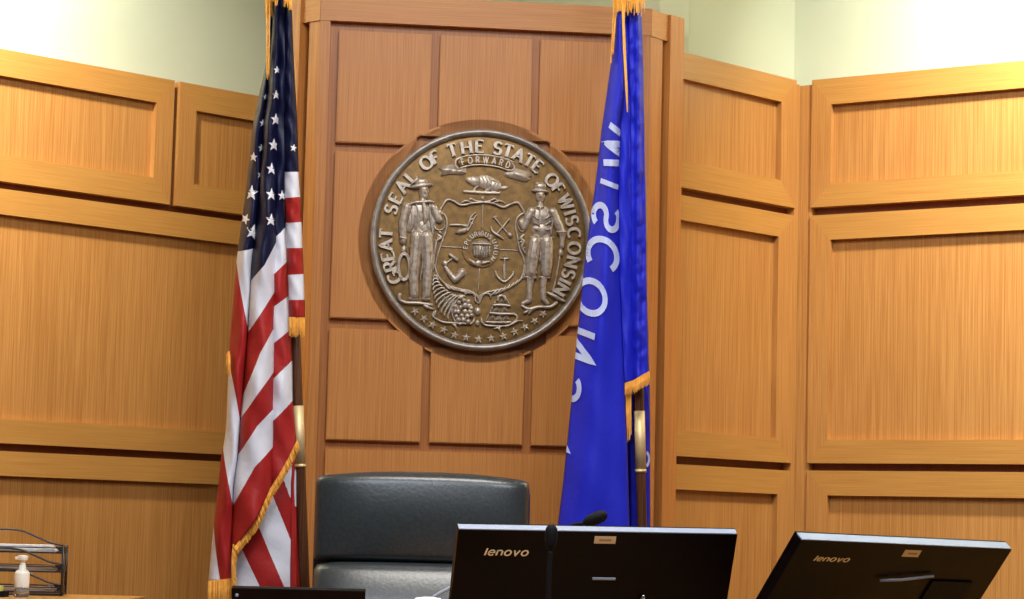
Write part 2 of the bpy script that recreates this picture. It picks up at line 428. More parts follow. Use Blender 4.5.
# ------------------------------------------------------------------ THE SEAL
seal_c = Vector((FC[0][0]+SC[0]*math.cos(FC[1]), FC[0][1]+SC[0]*math.sin(FC[1]), SC[1]))
seal = empty('state_seal', seal_c, FC[1])
tag(seal, 'large round bronze and pewter state seal with raised lettering mounted on the oak wall', 'seal')
RS = .335; YF = -.026      # radius, front level of the ground
def SP(px, py):
    """photo position -> seal plane (x, z)"""
    p = on_plane(px, py, FC[0][0], FC[0][1], FC[1], YF-.004)-seal_c
    return (p.x*math.cos(FC[1])+p.y*math.sin(FC[1]), p.z)
def T(k):
    o = {0: (360, 120, 2.496), 1: (390, 170, 4.283), 2: (515, 175, 4.283), 3: (430, 265, 8.56), 4: (430, 195, 7.49), 5: (430, 145, 9.31)}[k]
    return (lambda x, y: SP(o[0]+x/o[2], o[1]+y/o[2])), .003003/o[2]
cx0, cz0 = SP(480.6, 240)
def ring_prof(prof, n=160):
    bm = bmesh.new(); rings = []
    for r, y in prof: rings.append([bm.verts.new((r*math.cos(2*PI*k/n), y, r*math.sin(2*PI*k/n))) for k in range(n)] if r > 0 else None)
    for A, B in zip(rings, rings[1:]):
        if A is None:
            continue
        if B is None:
            c = bm.verts.new((0, prof[-1][1], 0))
            for k in range(n): bm.faces.new((A[k], A[(k+1) % n], c))
        else:
            for k in range(n): bm.faces.new((A[k], A[(k+1) % n], B[(k+1) % n], B[k]))
    bmesh.ops.recalc_face_normals(bm, faces=bm.faces[:])
    return bm
obj('disc', ring_prof([(.323, .018), (.323, YF+.006), (.305, YF+.002), (.2, YF), (.1, YF), (0, YF)]), bronze, seal, smooth=True)
rim = obj('rim', ring_prof([(RS-.012, .019), (RS, .012), (RS, -.026), (RS-.003, -.034), (RS-.008, -.038), (RS-.013, -.037), (RS-.018, -.032), (RS-.021, -.024), (RS-.022, -.016)]), ringm, seal, smooth=True)
# circular lettering
bm = bmesh.new()
cd = (cx0, cz0)
def circ_word(word, a0, a1, r, h, thick=.25, thin=.12, serif=.15, yt=YF-.009, wsc=1.0):
    ws = [GL[c][0]*wsc for c in word]; n = len(word)
    cent = [a0+(a1-a0)*i/(n-1) for i in range(n)] if n > 1 else [a0]
    # keep even gaps between letters, ends fixed by their centres
    tot = sum(ws)-ws[0]/2-ws[-1]/2; span = abs(a1-a0)*PI/180*r/h; gap = (span-tot)/(n-1) if n > 1 else 0
    sgn = 1 if a1 > a0 else -1; pos = 0; cent = [a0]
    for i in range(1, n):
        pos += ws[i-1]/2+gap+ws[i]/2; cent.append(a0+sgn*pos*h/r*180/PI)
    for ch, ang in zip(word, cent):
        w = GL[ch][0]; A = math.radians(ang)
        ux, uz = math.sin(A), -math.cos(A)      # reading direction (clockwise)
        def xf(v): 
            X = (v.x-w/2)*h*wsc; R = r+(v.y-.5)*h
            return (cd[0]+R*math.cos(A)+X*ux, cd[1]+R*math.sin(A)+X*uz)
        raise_quads(bm, letter_quads(ch, thick, thin, serif), xf, yt, YF+.006)
def ang_of(x, y):
    p = T(0)[0](x, y); return math.degrees(math.atan2(p[1]-cd[1], p[0]-cd[0])) % 360
RL, HL = .2835, .037
for w, p0, p1 in (('GREAT', (78, 395), (62, 283)), ('SEAL', (75, 222), (127, 140)), ('OF', (162, 102), (184, 86)), ('THE', (228, 68), (299, 60)),
                  ('STATE', (345, 65), (448, 110)), ('OF', (484, 146), (505, 166)), ('WISCONSIN', (516, 204), (503, 424))):
    a, b = ang_of(*p0), ang_of(*p1)
    if w in ('WISCONSIN',) and b > 180: b -= 360
    bm = bmesh.new(); circ_word(w, a, b, RL, HL)
    obj('raised_word', bm, silver_l, seal)
# stars
bm = bmesh.new(); t0, m0 = T(0)
for x, y in ((138, 478), (160, 496), (181, 511), (209, 524), (236, 537), (265, 543), (296, 547), (327, 545), (358, 540), (386, 529), (412, 517), (436, 502), (457, 484)):
    c = t0(x, y); rr = 11.5*m0; A0 = math.atan2(c[1]-cd[1], c[0]-cd[0])+PI
    top = bm.verts.new((c[0], YF-.010, c[1])); vs = []
    for k in range(10):
        a = A0+k*PI/5; r_ = rr if k % 2 == 0 else rr*.46
        vs.append(bm.verts.new((c[0]+r_*math.cos(a), YF-.004, c[1]+r_*math.sin(a))))
    for k in range(10): bm.faces.new((top, vs[(k+1) % 10], vs[k]))
bmesh.ops.recalc_face_normals(bm, faces=bm.faces[:])
obj('star_row', bm, silver_l, seal)

DS = .62     # relief depth
class Relief:
    def __init__(s, k): s.bm = bmesh.new(); s.t, s.m = T(k)
    def use(s, k): s.t, s.m = T(k); return s
    def cap(s, *pts, y=0):
        """tapered limb through (x, y, r)"""
        P = spline(pts, 6) if len(pts) > 2 else [np.array(pts[0], float)+(np.array(pts[1], float)-np.array(pts[0], float))*k/8 for k in range(9)]
        q = [s.t(p[0], p[1]) for p in P]; r = [p[2]*s.m for p in P]
        tube(s.bm, [(a[0], YF-.002-y, a[1]) for a in q], r, 10)
        for i in (0, -1): ball(s.bm, (q[i][0], YF-.002-y, q[i][1]), (r[i],)*3, seg=10, rings=6)
        return s
    def ell(s, x, y, rx, rz, rot=0, d=None, up=0):
        c = s.t(x, y); ball(s.bm, (c[0], YF-up, c[1]), (rx*s.m, (d if d else min(rx, rz)*s.m*DS*1.5), rz*s.m), rot); return s
    def poly(s, pts, h=.006, base=.004):
        prism(s.bm, [s.t(*p) for p in pts], YF-h, YF+base); return s
    def done(s, name, vox=None, m=None, sm=1, parent=None):
        if vox: 
            o = obj(name, s.bm, m or silver, seal); remesh(o, vox, sm)
            if parent: o.parent = parent
            return o
        return obj(name, s.bm, m or silver, parent or seal, smooth=True)
# left figure: sailor
f = Relief(1)
f.ell(145, 93, 22, 31, d=.010, up=.006).cap((140, 118, 13), (140, 140, 15), y=.001)
f.ell(130, 185, 50, 55, d=.011).ell(140, 245, 36, 42, d=.010).ell(90, 200, 30, 70, .1, d=.010)
f.ell(180, 210, 20, 62, -.05, d=.008)
f.cap((72, 160, 22), (54, 235, 19), (58, 305, 16), y=.003).ell(60, 342, 13, 20, d=.008, up=.004)
f.cap((184, 160, 19), (204, 205, 17), (212, 215, 15), y=.001).ell(212, 186, 14, 20, d=.008, up=.003)
f.cap((116, 285, 30), (106, 390, 27), (102, 480, 23), (104, 535, 20)).cap((158, 285, 30), (163, 390, 26), (158, 480, 22), (155, 535, 19))
f.ell(100, 552, 24, 10, d=.010).ell(155, 552, 22, 10, d=.010)
f.ell(148, 92, 4, 9, d=.004, up=.016).cap((135, 82, 3), (144, 80, 3), y=.013).cap((152, 80, 3), (160, 82, 3), y=.013)
f.ell(148, 112, 14, 12, d=.006, up=.009)
fig = f.done('sailor_figure', .0016)
h = Relief(1); h.ell(133, 68, 52, 11, -.18, d=.012, up=.006).ell(135, 54, 29, 20, -.1, d=.011, up=.006); h.done('hat', .0016, parent=fig)
h = Relief(1)
h.cap((142, 138, 6), (110, 140, 7), (85, 148, 5), y=.009).cap((146, 138, 6), (170, 135, 7), (186, 140, 4), y=.008)
h.cap((143, 145, 7), (146, 175, 9), (150, 215, 8), (146, 232, 3), y=.010)
h.cap((112, 150, 4), (122, 200, 4), (118, 250, 4), (100, 295, 4), y=.009).cap((170, 150, 4), (172, 210, 4), (185, 280, 4), y=.008)
h.cap((118, 272, 6), (168, 276, 6), y=.009)
h.cap((44, 290, 5), (70, 296, 5), y=.012).cap((82, 150, 4), (95, 200, 4), (92, 255, 4), y=.008)
h.cap((133, 300, 3), (140, 390, 3), (128, 470, 3), y=.006)
for a in range(4): h.cap((82+a*6, 325+a*45, 3), (118-a, 340+a*40, 4), y=.007)
for a in range(4): h.cap((142, 320+a*52, 3), (172, 330+a*50, 4), y=.007)
h.done('jacket_folds', parent=fig)
h = Relief(1)
for o_ in (0, 7):
    h.cap(*[(60+(21+o_*.7)*math.cos(a), 415+(52+o_)*math.sin(a), 5) for a in np.linspace(0, 2*PI, 14)], y=.005)
h.done('rope_coil', parent=fig)
# right figure: miner
f = Relief(2)
f.ell(108, 90, 21, 31, d=.010, up=.006).cap((106, 115, 13), (106, 140, 15), y=.001)
f.ell(113, 180, 50, 52, d=.011).ell(115, 235, 47, 34, d=.011)
f.cap((70, 155, 20), (50, 195, 18), (38, 225, 15)).ell(28, 205, 13, 20, d=.008, up=.003)
f.cap((162, 160, 22), (190, 225, 20), (203, 255, 17), y=.002).cap((203, 255, 13), (200, 305, 11), y=.003).ell(195, 333, 12, 17, d=.008, up=.004)
f.cap((86, 285, 29), (76, 350, 30), (68, 420, 26)).cap((138, 285, 29), (136, 350, 30), (132, 420, 26))
f.cap((66, 440, 18), (62, 490, 15), (62, 530, 15)).cap((124, 440, 17), (120, 490, 14), (122, 525, 14))
f.cap((62, 538, 13), (34, 550, 10)).cap((122, 530, 13), (138, 550, 10))
f.ell(108, 92, 4, 9, d=.004, up=.016).cap((96, 82, 3), (103, 80, 3), y=.013).cap((113, 80, 3), (120, 82, 3), y=.013)
fig2 = f.done('miner_figure', .0016)
h = Relief(2); h.ell(107, 69, 39, 9, .05, d=.012, up=.006).ell(109, 52, 26, 20, 0, d=.011, up=.006).ell(95, 40, 9, 9, d=.006, up=.01); h.done('hat', .0016, parent=fig2)
h = Relief(2)
h.cap((106, 140, 3), (102, 220, 3), y=.011).cap((92, 138, 4), (120, 138, 4), y=.010).cap((66, 268, 4), (115, 276, 4), (162, 268, 4), y=.008)
h.cap((178, 245, 5), (215, 245, 5), y=.012).cap((150, 150, 3), (158, 200, 3), (152, 255, 3), y=.010)
h.cap((112, 300, 3), (106, 370, 3), y=.006)
for a in range(4): h.cap((60+a*2, 330+a*28, 3), (92, 345+a*25, 4), y=.009)
for a in range(4): h.cap((118, 330+a*28, 3), (156-a*3, 345+a*25, 4), y=.009)
for a in range(3): h.cap((75+a*4, 175+a*28, 3), (98, 190+a*24, 3), y=.011).cap((128, 190+a*24, 3), (148, 175+a*28, 3), y=.011)
h.cap((46, 438, 5), (88, 440, 5), y=.007).cap((108, 438, 5), (146, 440, 5), y=.007)
h.done('clothing_folds', parent=fig2)
h = Relief(2); h.cap((191, 350, 4), (178, 430, 4), (160, 508, 4), y=.004).cap((138, 504, 5), (165, 518, 9), (190, 532, 8), (216, 542, 4), y=.004); h.done('pickaxe', parent=fig2)
# shield and scrollwork
s = Relief(4)
top = [(75, 112), (105, 62), (132, 36), (175, 45), (235, 76), (320, 62), (397, 55), (470, 62), (545, 92), (600, 72), (650, 56), (680, 85), (705, 132)]
s.cap(*[(x, y, 9) for x, y in top], y=.004)
s.cap((75, 112, 6), (118, 165, 7), (124, 240, 7), (100, 320, 7), (72, 400, 7), (50, 480, 7), (45, 560, 6), (62, 640, 6), y=.002)
s.cap((705, 132, 6), (655, 170, 7), (640, 240, 7), (655, 320, 7), (672, 410, 7), (702, 480, 7), (714, 560, 6), (700, 625, 6), y=.002)
s.cap((75, 118, 7), (38, 150, 7), (25, 200, 6), (40, 250, 6), (80, 262, 5), (108, 240, 5), (110, 200, 5), y=.002)
s.cap((708, 140, 7), (735, 175, 7), (738, 220, 6), (715, 262, 6), (680, 270, 5), (660, 240, 5), y=.002)
s.cap((60, 300, 9), (80, 320, 12), (50, 345, 10), (40, 400, 9), (30, 470, 6), (25, 560, 6), y=.003)
s.cap((700, 300, 9), (680, 325, 12), (702, 350, 12), (690, 390, 9), (715, 440, 6), y=.003)
for k in range(4): s.ell(50+k*9, 345-k*22, 18, 8, .7, up=.004).ell(700-k*8, 400-k*25, 18, 8, -.7, up=.004)
for k in (-1, 1):
    s.cap((395, 50, 5), (395+k*50, 45, 7), (395+k*90, 30, 9), (395+k*105, 42, 5), y=.004)
    s.cap((395+k*70, 58, 5), (395+k*130, 45, 7), (395+k*165, 62, 4), y=.004)
s.ell(395, 25, 13, 17, up=.004)
s.cap((397, 60, 4), (390, 262, 4)).cap((88, 386, 4), (245, 394, 4)).cap((515, 406, 4), (668, 416, 4))
s.use(3)
s.cap((38, 0, 8), (60, 70, 8), (95, 130, 8), (160, 180, 8), (250, 205, 8), (345, 225, 8), (400, 262, 9), (418, 300, 6), y=.002)
s.cap((808, 0, 7), (795, 80, 8), (750, 150, 8), (680, 190, 8), (590, 212, 8), (490, 232, 8), (435, 262, 9), (420, 300, 6), y=.002)
s.cap((300, 250, 7), (345, 232, 8), (385, 262, 9), (385, 300, 8), (412, 330, 5), y=.003)
s.cap((520, 280, 5), (508, 250, 9), (468, 245, 9), (440, 280, 8), (418, 330, 5), y=.003)
for k in range(6): s.cap((125+k*34, 158+k*12, 4), (160+k*34, 200+k*8, 10), (190+k*34, 205+k*8, 4), y=.003)
for k in range(7): s.cap((515+k*38, 262-k*(8+k*1.6), 4), (555+k*36, 235-k*(8+k*1.6), 10), (575+k*36, 205-k*(8+k*1.6), 4), y=.003)
s.cap((410, 240, 4), (425, 20, 4))
s.done('shield', None)
# centre roundel
bm = bmesh.new(); t4, m4 = T(4); c = t4(380, 402); R1, R0 = 138*m4, 92*m4
def annulus(bm, c, r0, r1, y, yb, n=64):
    a = [[bm.verts.new((c[0]+r*math.cos(2*PI*k/n), yy, c[1]+r*math.sin(2*PI*k/n))) for k in range(n)] for r, yy in ((r1, yb), (r1, y), (r0, y), (r0, yb))]
    for A, B in zip(a, a[1:]):
        for k in range(n): bm.faces.new((A[k], A[(k+1) % n], B[(k+1) % n], B[k]))
annulus(bm, c, R0, R1, YF-.003, YF+.004); annulus(bm, c, R1-.0010, R1+.0008, YF-.0055, YF+.004); annulus(bm, c, R0-.0008, R0+.0008, YF-.0055, YF+.004)
bmesh.ops.recalc_face_normals(bm, faces=bm.faces[:])
rnd = obj('motto_ring', bm, bronze, seal)
cdS = cd; cd = c
for w_, a_, b_ in (('E', 178, 178), ('PLURIBUS', 160, 52), ('UNUM', 30, -38)):
    bm = bmesh.new(); circ_word(w_, a_, b_, (R0+R1)/2, .0125, .2, .14, 0, YF-.007)
    obj('motto_word', bm, silver_l, rnd)
cd = cdS
s = Relief(4)
s.poly([(318, 352), (385, 340), (455, 352), (458, 420), (440, 460), (388, 482), (335, 460), (318, 420)], h=.004)
for k in range(7): s.cap((330+k*19, 385, 6), (332+k*18.5, 452+8*math.sin(k/6*PI), 5), y=.003)
s.cap((322, 365, 8), (452, 368, 8), y=.004)
s.ell(362, 512, 22, 24, up=.006, d=.004).cap((300, 490, 12), (335, 515, 14), y=.004).cap((395, 510, 14), (442, 500, 11), y=.004)
s.done('striped_shield')
s = Relief(4)
s.cap((152, 224, 8), (215, 224, 9), (280, 232, 10), y=.002).poly([(188, 282), (215, 258), (270, 245), (290, 250), (272, 285), (215, 290)], .007)
s.cap((268, 262, 8), (292, 210, 8), (310, 160, 7), (342, 132, 7), y=.002).cap((285, 268, 6), (312, 215, 6), (335, 168, 6), (350, 150, 5), y=.002)
s.cap((288, 212, 5), (318, 212, 5), y=.003).cap((302, 182, 5), (328, 180, 5), y=.003)
s.done('plow')
s = Relief(4)
s.cap((480, 165, 8), (520, 215, 6), (580, 285, 6), y=.002).ell(600, 300, 18, 26, -.75, up=.003, d=.006).cap((470, 172, 6), (498, 160, 6), y=.002)
s.cap((592, 182, 7), (540, 245, 6), (500, 290, 6), y=.004).cap((455, 235, 4), (470, 275, 9), (505, 300, 11), (545, 326, 5), y=.004)
s.done('crossed_tools')
s = Relief(4)
s.cap((150, 448, 13), (180, 470, 15), (203, 488, 13), y=.004).cap((175, 470, 6), (110, 520, 6), y=.004).ell(112, 512, 22, 24, up=.005, d=.007)
s.use(3); s.cap((130, 15, 16), (165, 70, 22), (215, 125, 32), y=.002).cap((215, 125, 32), (250, 95, 32), (275, 60, 34), y=.002)
s.done('hammer_arm', .0013)
s = Relief(3)
for k in range(3): s.cap((235+k*16, 58-k*12, 4), (262+k*14, 82-k*12, 5), (292+k*8, 100-k*16, 4), y=.010)
s.done('sleeve_folds')
s = Relief(4)
s.cap((560, 470, 7), (560, 600, 7), y=.002).cap((532, 476, 7), (588, 476, 7), y=.002).cap((550, 462, 5), (560, 450, 5), (570, 462, 5), y=.003)
s.use(3); s.cap((632, 0, 8), (637, 135, 9), y=.002).cap((562, 60, 6), (585, 108, 10), (637, 142, 12), (688, 108, 10), (712, 66, 6), y=.002).cap((560, 95, 4), (562, 58, 10), y=.002).cap((714, 98, 4), (712, 62, 10), y=.002)
s.done('anchor')
# cornucopia
s = Relief(3)
path = spline([(42, 108, 14), (48, 150, 26), (62, 195, 40), (85, 240, 56), (112, 282, 72), (145, 322, 88), (180, 350, 100), (215, 372, 106)], 3)
for i, p in enumerate(path):
    q = path[min(i+1, len(path)-1)]; o_ = path[max(i-1, 0)]
    d = Vector((q[0]-o_[0], q[1]-o_[1])).normalized(); n = Vector((-d.y, d.x))
    arc = [(p[0]+n.x*p[2]*math.sin(a)+d.x*18*math.cos(a)*-1, p[1]+n.y*p[2]*math.sin(a)-d.y*18*math.cos(a), 8) for a in np.linspace(-PI/2, PI/2, 7)]
    if i % 2 == 0: s.cap(*arc, y=.003+.004*min(1, p[2]/80))
s.cap(*[(p[0], p[1], p[2]*.72) for p in path[:8]], y=-.013)
s.cap((125, 285, 68), (215, 370, 85), y=-.0235)
s.done('cornucopia')
s = Relief(3)
random.seed(3)
for x, y in ((245, 320), (290, 305), (328, 312), (215, 355), (262, 362), (300, 345), (335, 352), (240, 400), (300, 398), (340, 400), (272, 432), (318, 438), (225, 440), (245, 470), (285, 470), (325, 485), (215, 400), (350, 370), (265, 280), (355, 430)):
    r_ = random.uniform(18, 25); s.ell(x, y, r_, r_, up=.005+random.random()*.003, d=.006)
for a in (0,): s.cap(*[(270+88*math.cos(t_)*.95, 385+125*math.sin(t_), 7) for t_ in np.linspace(PI*.55, PI*1.6, 10)], y=.004)
s.ell(408, 395, 30, 37, up=.003, d=.009).ell(405, 495, 20, 26, up=.003, d=.007)
s.done('fruit_heap')
s = Relief(3)
s.cap((30, 400, 5), (28, 440, 9), (80, 475, 9), (130, 492, 9), (210, 495, 8), (340, 502, 8), (372, 480, 9), (378, 455, 6), y=.003)
s.cap((45, 398, 12), (40, 430, 12), y=.003).cap((180, 495, 5), (215, 520, 9), (225, 545, 6), y=.003).cap((240, 500, 4), (205, 510, 7), y=.003)
s.cap((438, 455, 6), (445, 490, 9), (480, 515, 9), (560, 522, 8), (650, 522, 8), (700, 505, 9), (745, 480, 9), (790, 478, 5), y=.003)
s.cap((700, 500, 6), (745, 460, 10), (730, 425, 10), (690, 415, 6), y=.003).cap((560, 525, 4), (590, 545, 10), (600, 570, 5), y=.003).cap((620, 525, 4), (575, 540, 8), (545, 545, 4), y=.003)
s.use(1); s.cap((42, 535, 9), (42, 555, 7), (70, 568, 7), (120, 570, 7), (180, 578, 6), y=.003).cap((140, 572, 4), (160, 588, 8), (185, 595, 4), y=.003)
s.use(2); s.cap((30, 560, 5), (60, 575, 9), (100, 565, 7), (150, 565, 7), (176, 548, 8), y=.003).cap((40, 590, 5), (70, 575, 9), (60, 592, 5), y=.003)
s.done('base_scroll')
s = Relief(3)
s.cap((475, 487, 10), (580, 492, 10), (690, 490, 10), y=.003).cap((515, 410, 12), (600, 418, 12), (720, 420, 12), y=.003).cap((545, 345, 12), (610, 342, 12), (680, 350, 12), y=.003)
s.cap((578, 300, 10), (588, 272, 12), (612, 262, 12), (638, 275, 12), (645, 305, 10), y=.003)
s.cap((565, 300, 4), (475, 480, 4)).cap((655, 290, 4), (690, 350, 4))
s.done('ore_pile')
bm = bmesh.new(); t3, m3 = T(3)
for x, y, w in ((612, 308, 26), (572, 378, 30), (640, 380, 32), (535, 448, 28), (592, 455, 32), (655, 452, 30)):
    p = [t3(x-w, y+22), t3(x+w, y+22), t3(x+w*.5, y-24), t3(x-w*.5, y-24)]; ap = t3(x, y-2)
    v = [bm.verts.new((q[0], YF+.001, q[1])) for q in p]; a = bm.verts.new((ap[0], YF-.009, ap[1]))
    for k in range(4): bm.faces.new((v[k], v[(k+1) % 4], a))
bmesh.ops.recalc_face_normals(bm, faces=bm.faces[:])
obj('ore_ingots', bm, silver, seal)
# beaver
s = Relief(5)
s.ell(520, 345, 105, 66, .12, d=.010, up=.002).ell(600, 375, 65, 55, .2, d=.010, up=.002).ell(420, 335, 62, 48, .1, d=.010, up=.002).ell(372, 328, 44, 32, .45, d=.009, up=.003)
s.ell(690, 398, 42, 20, -.2, d=.006, up=.001).cap((440, 380, 14), (410, 418, 11)).cap((560, 400, 20), (520, 425, 12)).cap((620, 400, 18), (580, 428, 12)).ell(395, 302, 10, 10, up=.006)
s.cap((320, 432, 15), (420, 438, 16), (520, 445, 16), (645, 448, 14))
bv = s.done('beaver', .0012, silver_l)
s = Relief(5)
for k in range(7): s.cap((415+k*33, 295-k*2+k*k*1.6, 4), (430+k*35, 330+k*4, 6), (425+k*33, 372+k*2, 4), y=.010)
s.done('fur_ridges', parent=bv)
# banner
s = Relief(5)
cl = spline([(262, 175), (330, 152), (420, 140), (500, 140), (580, 148), (660, 165), (730, 188), (770, 210)], 5)
up_, lo_ = [], []
for i, p in enumerate(cl):
    d = Vector((cl[min(i+1, len(cl)-1)][0]-cl[max(i-1, 0)][0], cl[min(i+1, len(cl)-1)][1]-cl[max(i-1, 0)][1])).normalized()
    up_.append((p[0]+d.y*46, p[1]-d.x*46)); lo_.append((p[0]-d.y*46, p[1]+d.x*46))
s.poly(up_+lo_[::-1], .0065)
bn = s.done('banner', m=bronze)
s = Relief(5)
s.cap(*[(p[0], p[1], 7) for p in up_[::4]], y=.004).cap(*[(p[0], p[1], 7) for p in lo_[::4]], y=.004)
s.cap((262, 220, 9), (236, 190, 9), (245, 140, 9), (285, 125, 6), y=.004).cap((715, 232, 6), (765, 235, 8), (785, 205, 9), (760, 165, 6), y=.004)
s.poly([(82, 212), (150, 190), (220, 178), (240, 215), (275, 222), (335, 212), (338, 262), (290, 275), (200, 268), (100, 285), (125, 242)], .0045)
s.poly([(690, 270), (740, 238), (790, 215), (860, 235), (915, 250), (948, 285), (908, 297), (945, 312), (890, 342), (820, 325), (750, 305), (700, 292)], .0045)
s.ell(160, 232, 55, 22, d=.008, up=.001).ell(280, 243, 45, 18, d=.008, up=.001).ell(820, 275, 60, 24, .35, d=.008, up=.001).ell(725, 272, 30, 20, .2, d=.008, up=.001)
s.done('banner_tails', m=silver_l, parent=bn)
bm = bmesh.new(); t5, m5 = T(5)
L_ = [0]
for a, b in zip(cl, cl[1:]): L_.append(L_[-1]+float(np.hypot(*(b-a))))
def along(u):
    u = max(0, min(L_[-1]-1e-3, u)); i = max(k for k in range(len(cl)-1) if L_[k] <= u); f_ = (u-L_[i])/(L_[i+1]-L_[i])
    p = cl[i]+(cl[i+1]-cl[i])*f_; d = (cl[i+1]-cl[i]); d = d/np.hypot(*d); return p, d
word = 'FORWARD'; hh = 56; tot = sum(GL[c_][0] for c_ in word)*hh*.78; gap = (L_[-1]-70-tot)/6; pos = 35
for c_ in word:
    w = GL[c_][0]*hh*.78; p, d = along(pos+w/2)
    def xf(v, p=p, d=d, w=w, g=GL[c_][0]):
        X = (v.x-g/2)*hh*.78; Y = (v.y-.5)*hh
        return t5(p[0]+d[0]*X+d[1]*Y, p[1]+d[1]*X-d[0]*Y)
    raise_quads(bm, letter_quads(c_, .2, .17, 0), xf, YF-.0105, YF-.003)
    pos += w+gap
obj('banner_lettering', bm, silver_l, bn)

# ------------------------------------------------------------------ cloth
def itp(tab, y):
    xs = [p[1] for p in tab]; return float(np.interp(y, xs, [p[0] for p in tab]))
def smooth_tab(tab):
    """smooth x(y) table"""
    P = spline([(a, b) for a, b in tab], 8); return [(p[0], p[1]) for p in P]
class Strip:
    """one hanging fold between two edge curves given by photo positions, at depth Y; bulges toward the room"""
    def __init__(s, Lt, Rt, y0, y1, Y, depth, v=None, nu=18, nv=90):
        s.L, s.R = smooth_tab(Lt), smooth_tab(Rt); s.y0, s.y1, s.Y, s.d, s.v, s.nu, s.nv = y0, y1, Y, depth, v, nu, nv
    def edge(s, f, u): return f(u) if callable(f) else f
    def px(s, u, y): a = itp(s.L, y); return a+(itp(s.R, y)-a)*u
    def pt(s, u, y, off=0): return at(s.px(u, y), y, s.Y-s.d(u, y)-off)
    def build(s, bm, uvl):
        g = []
        for j in range(s.nv+1):
            row = []
            for i in range(s.nu+1):
                u = i/s.nu; a, b = s.edge(s.y0, u), s.edge(s.y1, u); y = a+(b-a)*j/s.nv
                row.append((bm.verts.new(s.pt(u, y)), (u, s.v(u, y) if s.v else 0)))
            g.append(row)
        for j in range(s.nv):
            for i in range(s.nu):
                q = (g[j][i], g[j+1][i], g[j+1][i+1], g[j][i+1])
                f = bm.faces.new([k[0] for k in q])
                for l, k in zip(f.loops, q): l[uvl].uv = k[1]
    def xy(s, x, y, off=.0015):
        a, b = itp(s.L, y), itp(s.R, y); u = min(1, max(0, (x-a)/(b-a))); return s.pt(u, y, off)
def vtab(rows, top=-1.0):
    """rows: [(yl, ym, yr)] stripe borders; v=0 at the first"""
    def f(u, y):
        b = []
        for r in rows:
            if len(r) == 2: b.append(r[0]+(r[1]-r[0])*u)
            else: b.append(float(np.interp(u, [0, .5, 1], r)))
        for i in range(1, len(b)):
            if b[i] <= b[i-1]: b[i] = b[i-1]+.5
        if y < b[0]: return (y-b[0])/60-.0001
        for i in range(len(b)-1):
            if y < b[i+1]: return i+(y-b[i])/(b[i+1]-b[i])
        return len(b)-1+min(.98, (y-b[-1])/60)
    return f
def bulge(amp, skew=0., wr=0., wl=60, ph=0., base=0., extra=None):
    def f(u, y):
        d = base+amp*math.sin(PI*min(1, max(0, u)))**.7+skew*(u-.5)
        if wr: d += wr*math.sin(y/wl*2*PI+ph+u*4)*math.sin(PI*u)+wr*.5*math.sin(y/wl*4.6*PI+ph*2-u*7)
        if extra: d += extra(u, y)
        return d
    return f
def fringe(bm, pts, length, Y, droop=(0, 1), per=1.6, r=.0011, jit=.15):
    """strands hanging from an edge line of photo positions (x, y)"""
    acc = 0
    for (x0, y0), (x1, y1) in zip(pts, pts[1:]):
        L = math.hypot(x1-x0, y1-y0); n = max(1, int(L*per))
        for k in range(n):
            t = (k+random.random()*.8)/n; x, y = x0+(x1-x0)*t, y0+(y1-y0)*t
            ln = length*random.uniform(1-jit, 1+jit*.5); yo = random.uniform(-.004, .004)
            sx = random.uniform(-.6, .6)
            P = [at(x, y-1, Y+yo), at(x+droop[0]*ln*.5, y+droop[1]*ln*.5, Y+yo-.003), at(x+droop[0]*ln+sx, y+droop[1]*ln, Y+yo)]
            tube(bm, P, [r*1.1, r*1.3, r*.8], 4)
def cloth_obj(name, strips, mats, parent):
    bm = bmesh.new(); uvl = bm.loops.layers.uv.new('UVMap')
    for s in strips: s.build(bm, uvl)
    o = obj(name, bm, mats, parent, smooth=True)
    m = o.modifiers.new('thickness', 'SOLIDIFY'); m.thickness = .0012; m.offset = 0
    return o
def star_mesh(bm, strip, x, y, r, rot=0, squash=.85):
    c = bm.verts.new(strip.xy(x, y, .005)); vs = []
    r *= 1.12 if y > 110 else .9
    for k in range(10):
        a = -PI/2+rot+k*PI/5; rr = r if k % 2 == 0 else r*.42
        vs.append(bm.verts.new(strip.xy(x+rr*math.cos(a)*squash, y+rr*math.sin(a), .004)))
    for k in range(10): bm.faces.new((c, vs[k], vs[(k+1) % 10]))

# ---- flagpoles
def flagpole(name, pts, ferr, Y, label):
    """pts: bottom/top photo positions of the axis"""
    (xb, yb), (xt, yt) = pts
    A = at(xb, yb, Y); B = at(xt, yt, Y); d = (B-A).normalized()
    foot = A+d*((FLOOR+.13-A.z)/d.z); topp = A+d*((3.30-A.z)/d.z)
    root = empty(name, (foot.x, foot.y, FLOOR)); tag(root, label, 'flagpole', 'flagpoles beside the seal')
    inv = Matrix.Translation(-root.location)
    bm = bmesh.new(); tube(bm, [foot-d*.1, foot+(topp-foot)*.5, topp], .0135, 16); bm.transform(inv); obj('pole', bm, pole_w, root, smooth=True)
    f0, f1 = at(*ferr[0], Y), at(*ferr[1], Y)
    f0 = A+d*((f0.z-A.z)/d.z); f1 = A+d*((f1.z-A.z)/d.z)
    bm = bmesh.new(); tube(bm, [f0, f1], .0150, 20); bm.transform(inv); tube(bm, [f0-root.location-d*.004, f0-root.location+d*.004], .0158, 20); obj('joint_sleeve', bm, brass, root, smooth=True)
    bm = bmesh.new(); lathe(bm, [(.17, 0), (.17, .012), (.15, .022), (.06, .045), (.024, .06), (.022, .13), (.018, .135)], 32); obj('base', bm, brass, root, smooth=True)
    bm = bmesh.new(); lathe(bm, [(.014, 0), (.022, .01), (.012, .03), (.028, .06), (.020, .12), (.002, .20)], 20, topp-root.location); obj('finial', bm, brass, root, smooth=True)
    return root
YU = 6.45
